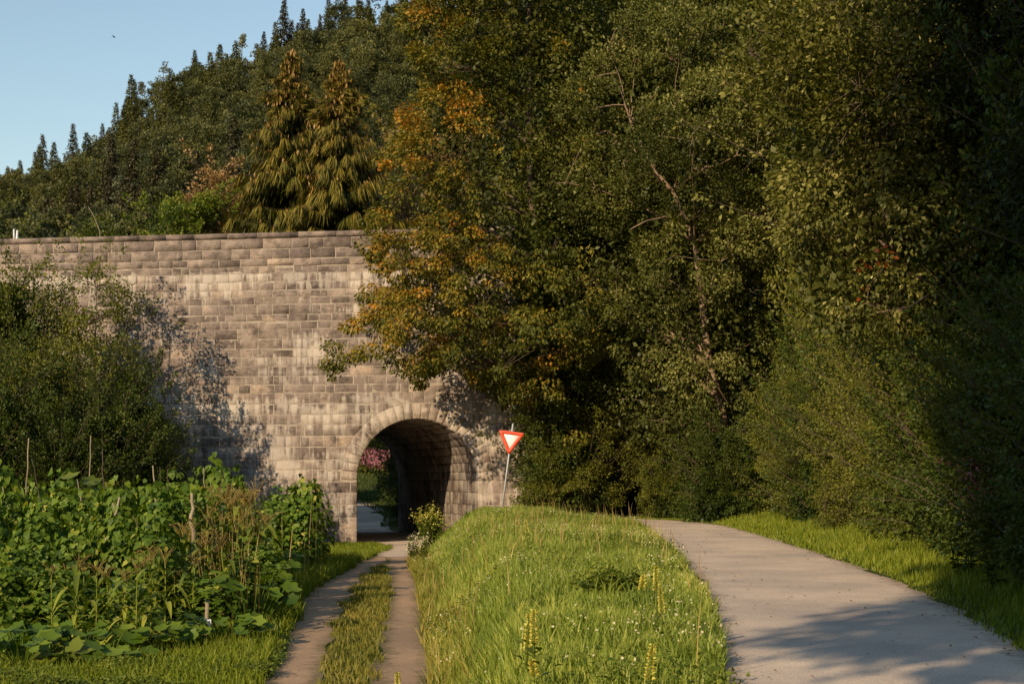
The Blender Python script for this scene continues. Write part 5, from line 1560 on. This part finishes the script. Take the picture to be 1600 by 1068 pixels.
bare('dead_branch', 'bare reddish branch crossing the shade boundary under the pale leaves', [(1450, 462, 26.4), (1420, 480, 25.8), (1370, 488, 25.4)], .022, 'bark_light')
bare('dead_branch', 'upper bare branch stub beside the orange leaves', [(1460, 445, 26.2), (1438, 434, 25.6), (1420, 426, 25.3)], .024, 'bark_light')
bare('pale_branch', 'pale forked branch reaching left from the bare trunk', [(1080, 352, 50.2), (1045, 338, 49), (1010, 345, 48), (985, 358, 47.6)], .05, 'bark_light')
P = np.array([W(px, py, 25.4) for px, py in [(1392, 392), (1378, 398), (1372, 420), (1352, 416), (1388, 418), (1396, 410), (1355, 462), (1350, 455), (1345, 418)]])
P = np.repeat(P, 3, 0) + r.normal(0, .06, (27, 3)); b = P[0].copy()
mb = MB(); mb.tube([(0, .05, 0), (-.1, .1, -.2), (-.3, .2, -.5)], [.01, .012, .015], 5); rt = empty('autumn_sprig', tuple(b), 'sprig of bright orange autumn leaves at the edge of the deep shade', 'sprig'); mb.build('twig', M['bark'], rt)
V, Fq, v = leaves(P - b, r.normal(size=P.shape), r.normal(size=P.shape) + [0, -1, 0], .12, r.uniform(0, 1, 27)); obj('leaves', mesh('leaves', V, Fq, M['orange_leaf'], v), rt)

# unseen ring of hillside added behind the viewpoint to cut low sky light
ra = np.radians(np.linspace(32, 328, 90)); rrad = np.array([170, 230, 300, 420]); rh = np.array([-2, 30, 62, 96])
ra2, rr2 = np.meshgrid(ra, rrad); hn_ = 1 + .18 * np.sin(ra2 * 7) + .12 * np.sin(ra2 * 17 + 1)
hh2 = np.where(rr2 > 200, rh[:, None] * hn_, -2)
ii = np.arange(3)[:, None] * 90 + np.arange(89)[None, :]
tag(obj('hill', mesh('hill', np.stack([rr2 * np.sin(ra2), rr2 * np.cos(ra2), hh2], -1).reshape(-1, 3), np.stack([ii, ii + 1, ii + 91, ii + 90], -1).reshape(-1, 4), M['hill_soil'], smooth=True)), kind='structure')

# ------------------------------------------------------------------ trees behind the viewpoint: two read off the shade on the right, others added unseen to deepen it
AZ = radians(35); EL = radians(24)
def sq(s, q): return (s * cos(AZ) + q * sin(AZ), -s * sin(AZ) + q * cos(AZ))
shade = [(-3.6, -8.5, 31, 5.0, .325, 'tall roadside tree standing behind the viewpoint at the left'), (2.9, -9.5, 30, 5.5, .2, 'tall roadside tree behind the viewpoint, right of the first'), (5.0, -17, 30, 6.0, .05, 'tall unseen tree added farther behind the viewpoint to deepen the shade'), (3.2, -22, 31, 5.0, .12, 'tall unseen tree added farthest behind the viewpoint to deepen the shade'), (10, -10, 28, 5.5, .15, 'tall unseen tree added behind the viewpoint at the right to deepen the shade')]
for k, (s_, q_, H, R, base, lab) in enumerate(shade):
    x, y = sq(s_, q_)
    make_tree('shading_tree', lab, 'tree', 901 + k, H, R, base=base, trunk_r=.3, ncl=620, per=90, leaf=.30, crad=.95, prof=([0, .1, .3, .6, 1], [.55, .62, .92, 1, .6]) if k == 0 else ([0, .1, .3, .6, 1], [.5, .8, 1, 1, .6]), mat='leaf_mid', loc=(x, y, 0), core=1.0, lump=.3)

# ------------------------------------------------------------------ light, sky, camera
w = bpy.data.worlds.new('World'); bpy.context.scene.world = w; w.use_nodes = True
nt = w.node_tree; nt.nodes.clear()
sky = nt.nodes.new('ShaderNodeTexSky'); sky.sky_type = 'NISHITA'; sky.sun_disc = False
sky.sun_elevation = EL; sky.sun_rotation = pi + AZ
sky.air_density = 1.4; sky.dust_density = 0.0; sky.ozone_density = 1.0; sky.altitude = 0
bg = nt.nodes.new('ShaderNodeBackground'); bg.inputs[1].default_value = .15
out = nt.nodes.new('ShaderNodeOutputWorld'); nt.links.new(sky.outputs[0], bg.inputs[0]); nt.links.new(bg.outputs[0], out.inputs[0])
sd = bpy.data.lights.new('sun', 'SUN'); sd.energy = 5.0; sd.angle = radians(.5); sd.color = (1, .79, .53)
so = bpy.data.objects.new('sun', sd); col.objects.link(so)
from mathutils import Vector
to_sun = Vector((-sin(AZ) * cos(EL), -cos(AZ) * cos(EL), sin(EL)))
so.rotation_euler = to_sun.to_track_quat('Z', 'Y').to_euler(); so.location = (-20, -30, 30)

cd = bpy.data.cameras.new('camera'); cam = bpy.data.objects.new('camera', cd); col.objects.link(cam)
cd.sensor_width = 36; cd.lens = 36 * F / 1600; cd.shift_y = (HZ - 534) / 1600; cd.clip_start = .1; cd.clip_end = 6000
cam.location = (0, 0, EYE); cam.rotation_euler = (pi / 2, 0, 0)
sc = bpy.context.scene; sc.camera = cam
sc.view_settings.view_transform = 'Standard'; sc.view_settings.look = 'None'; sc.view_settings.exposure = 0
sc.render.engine = 'CYCLES'; sc.cycles.max_bounces = 6; sc.cycles.transparent_max_bounces = 4
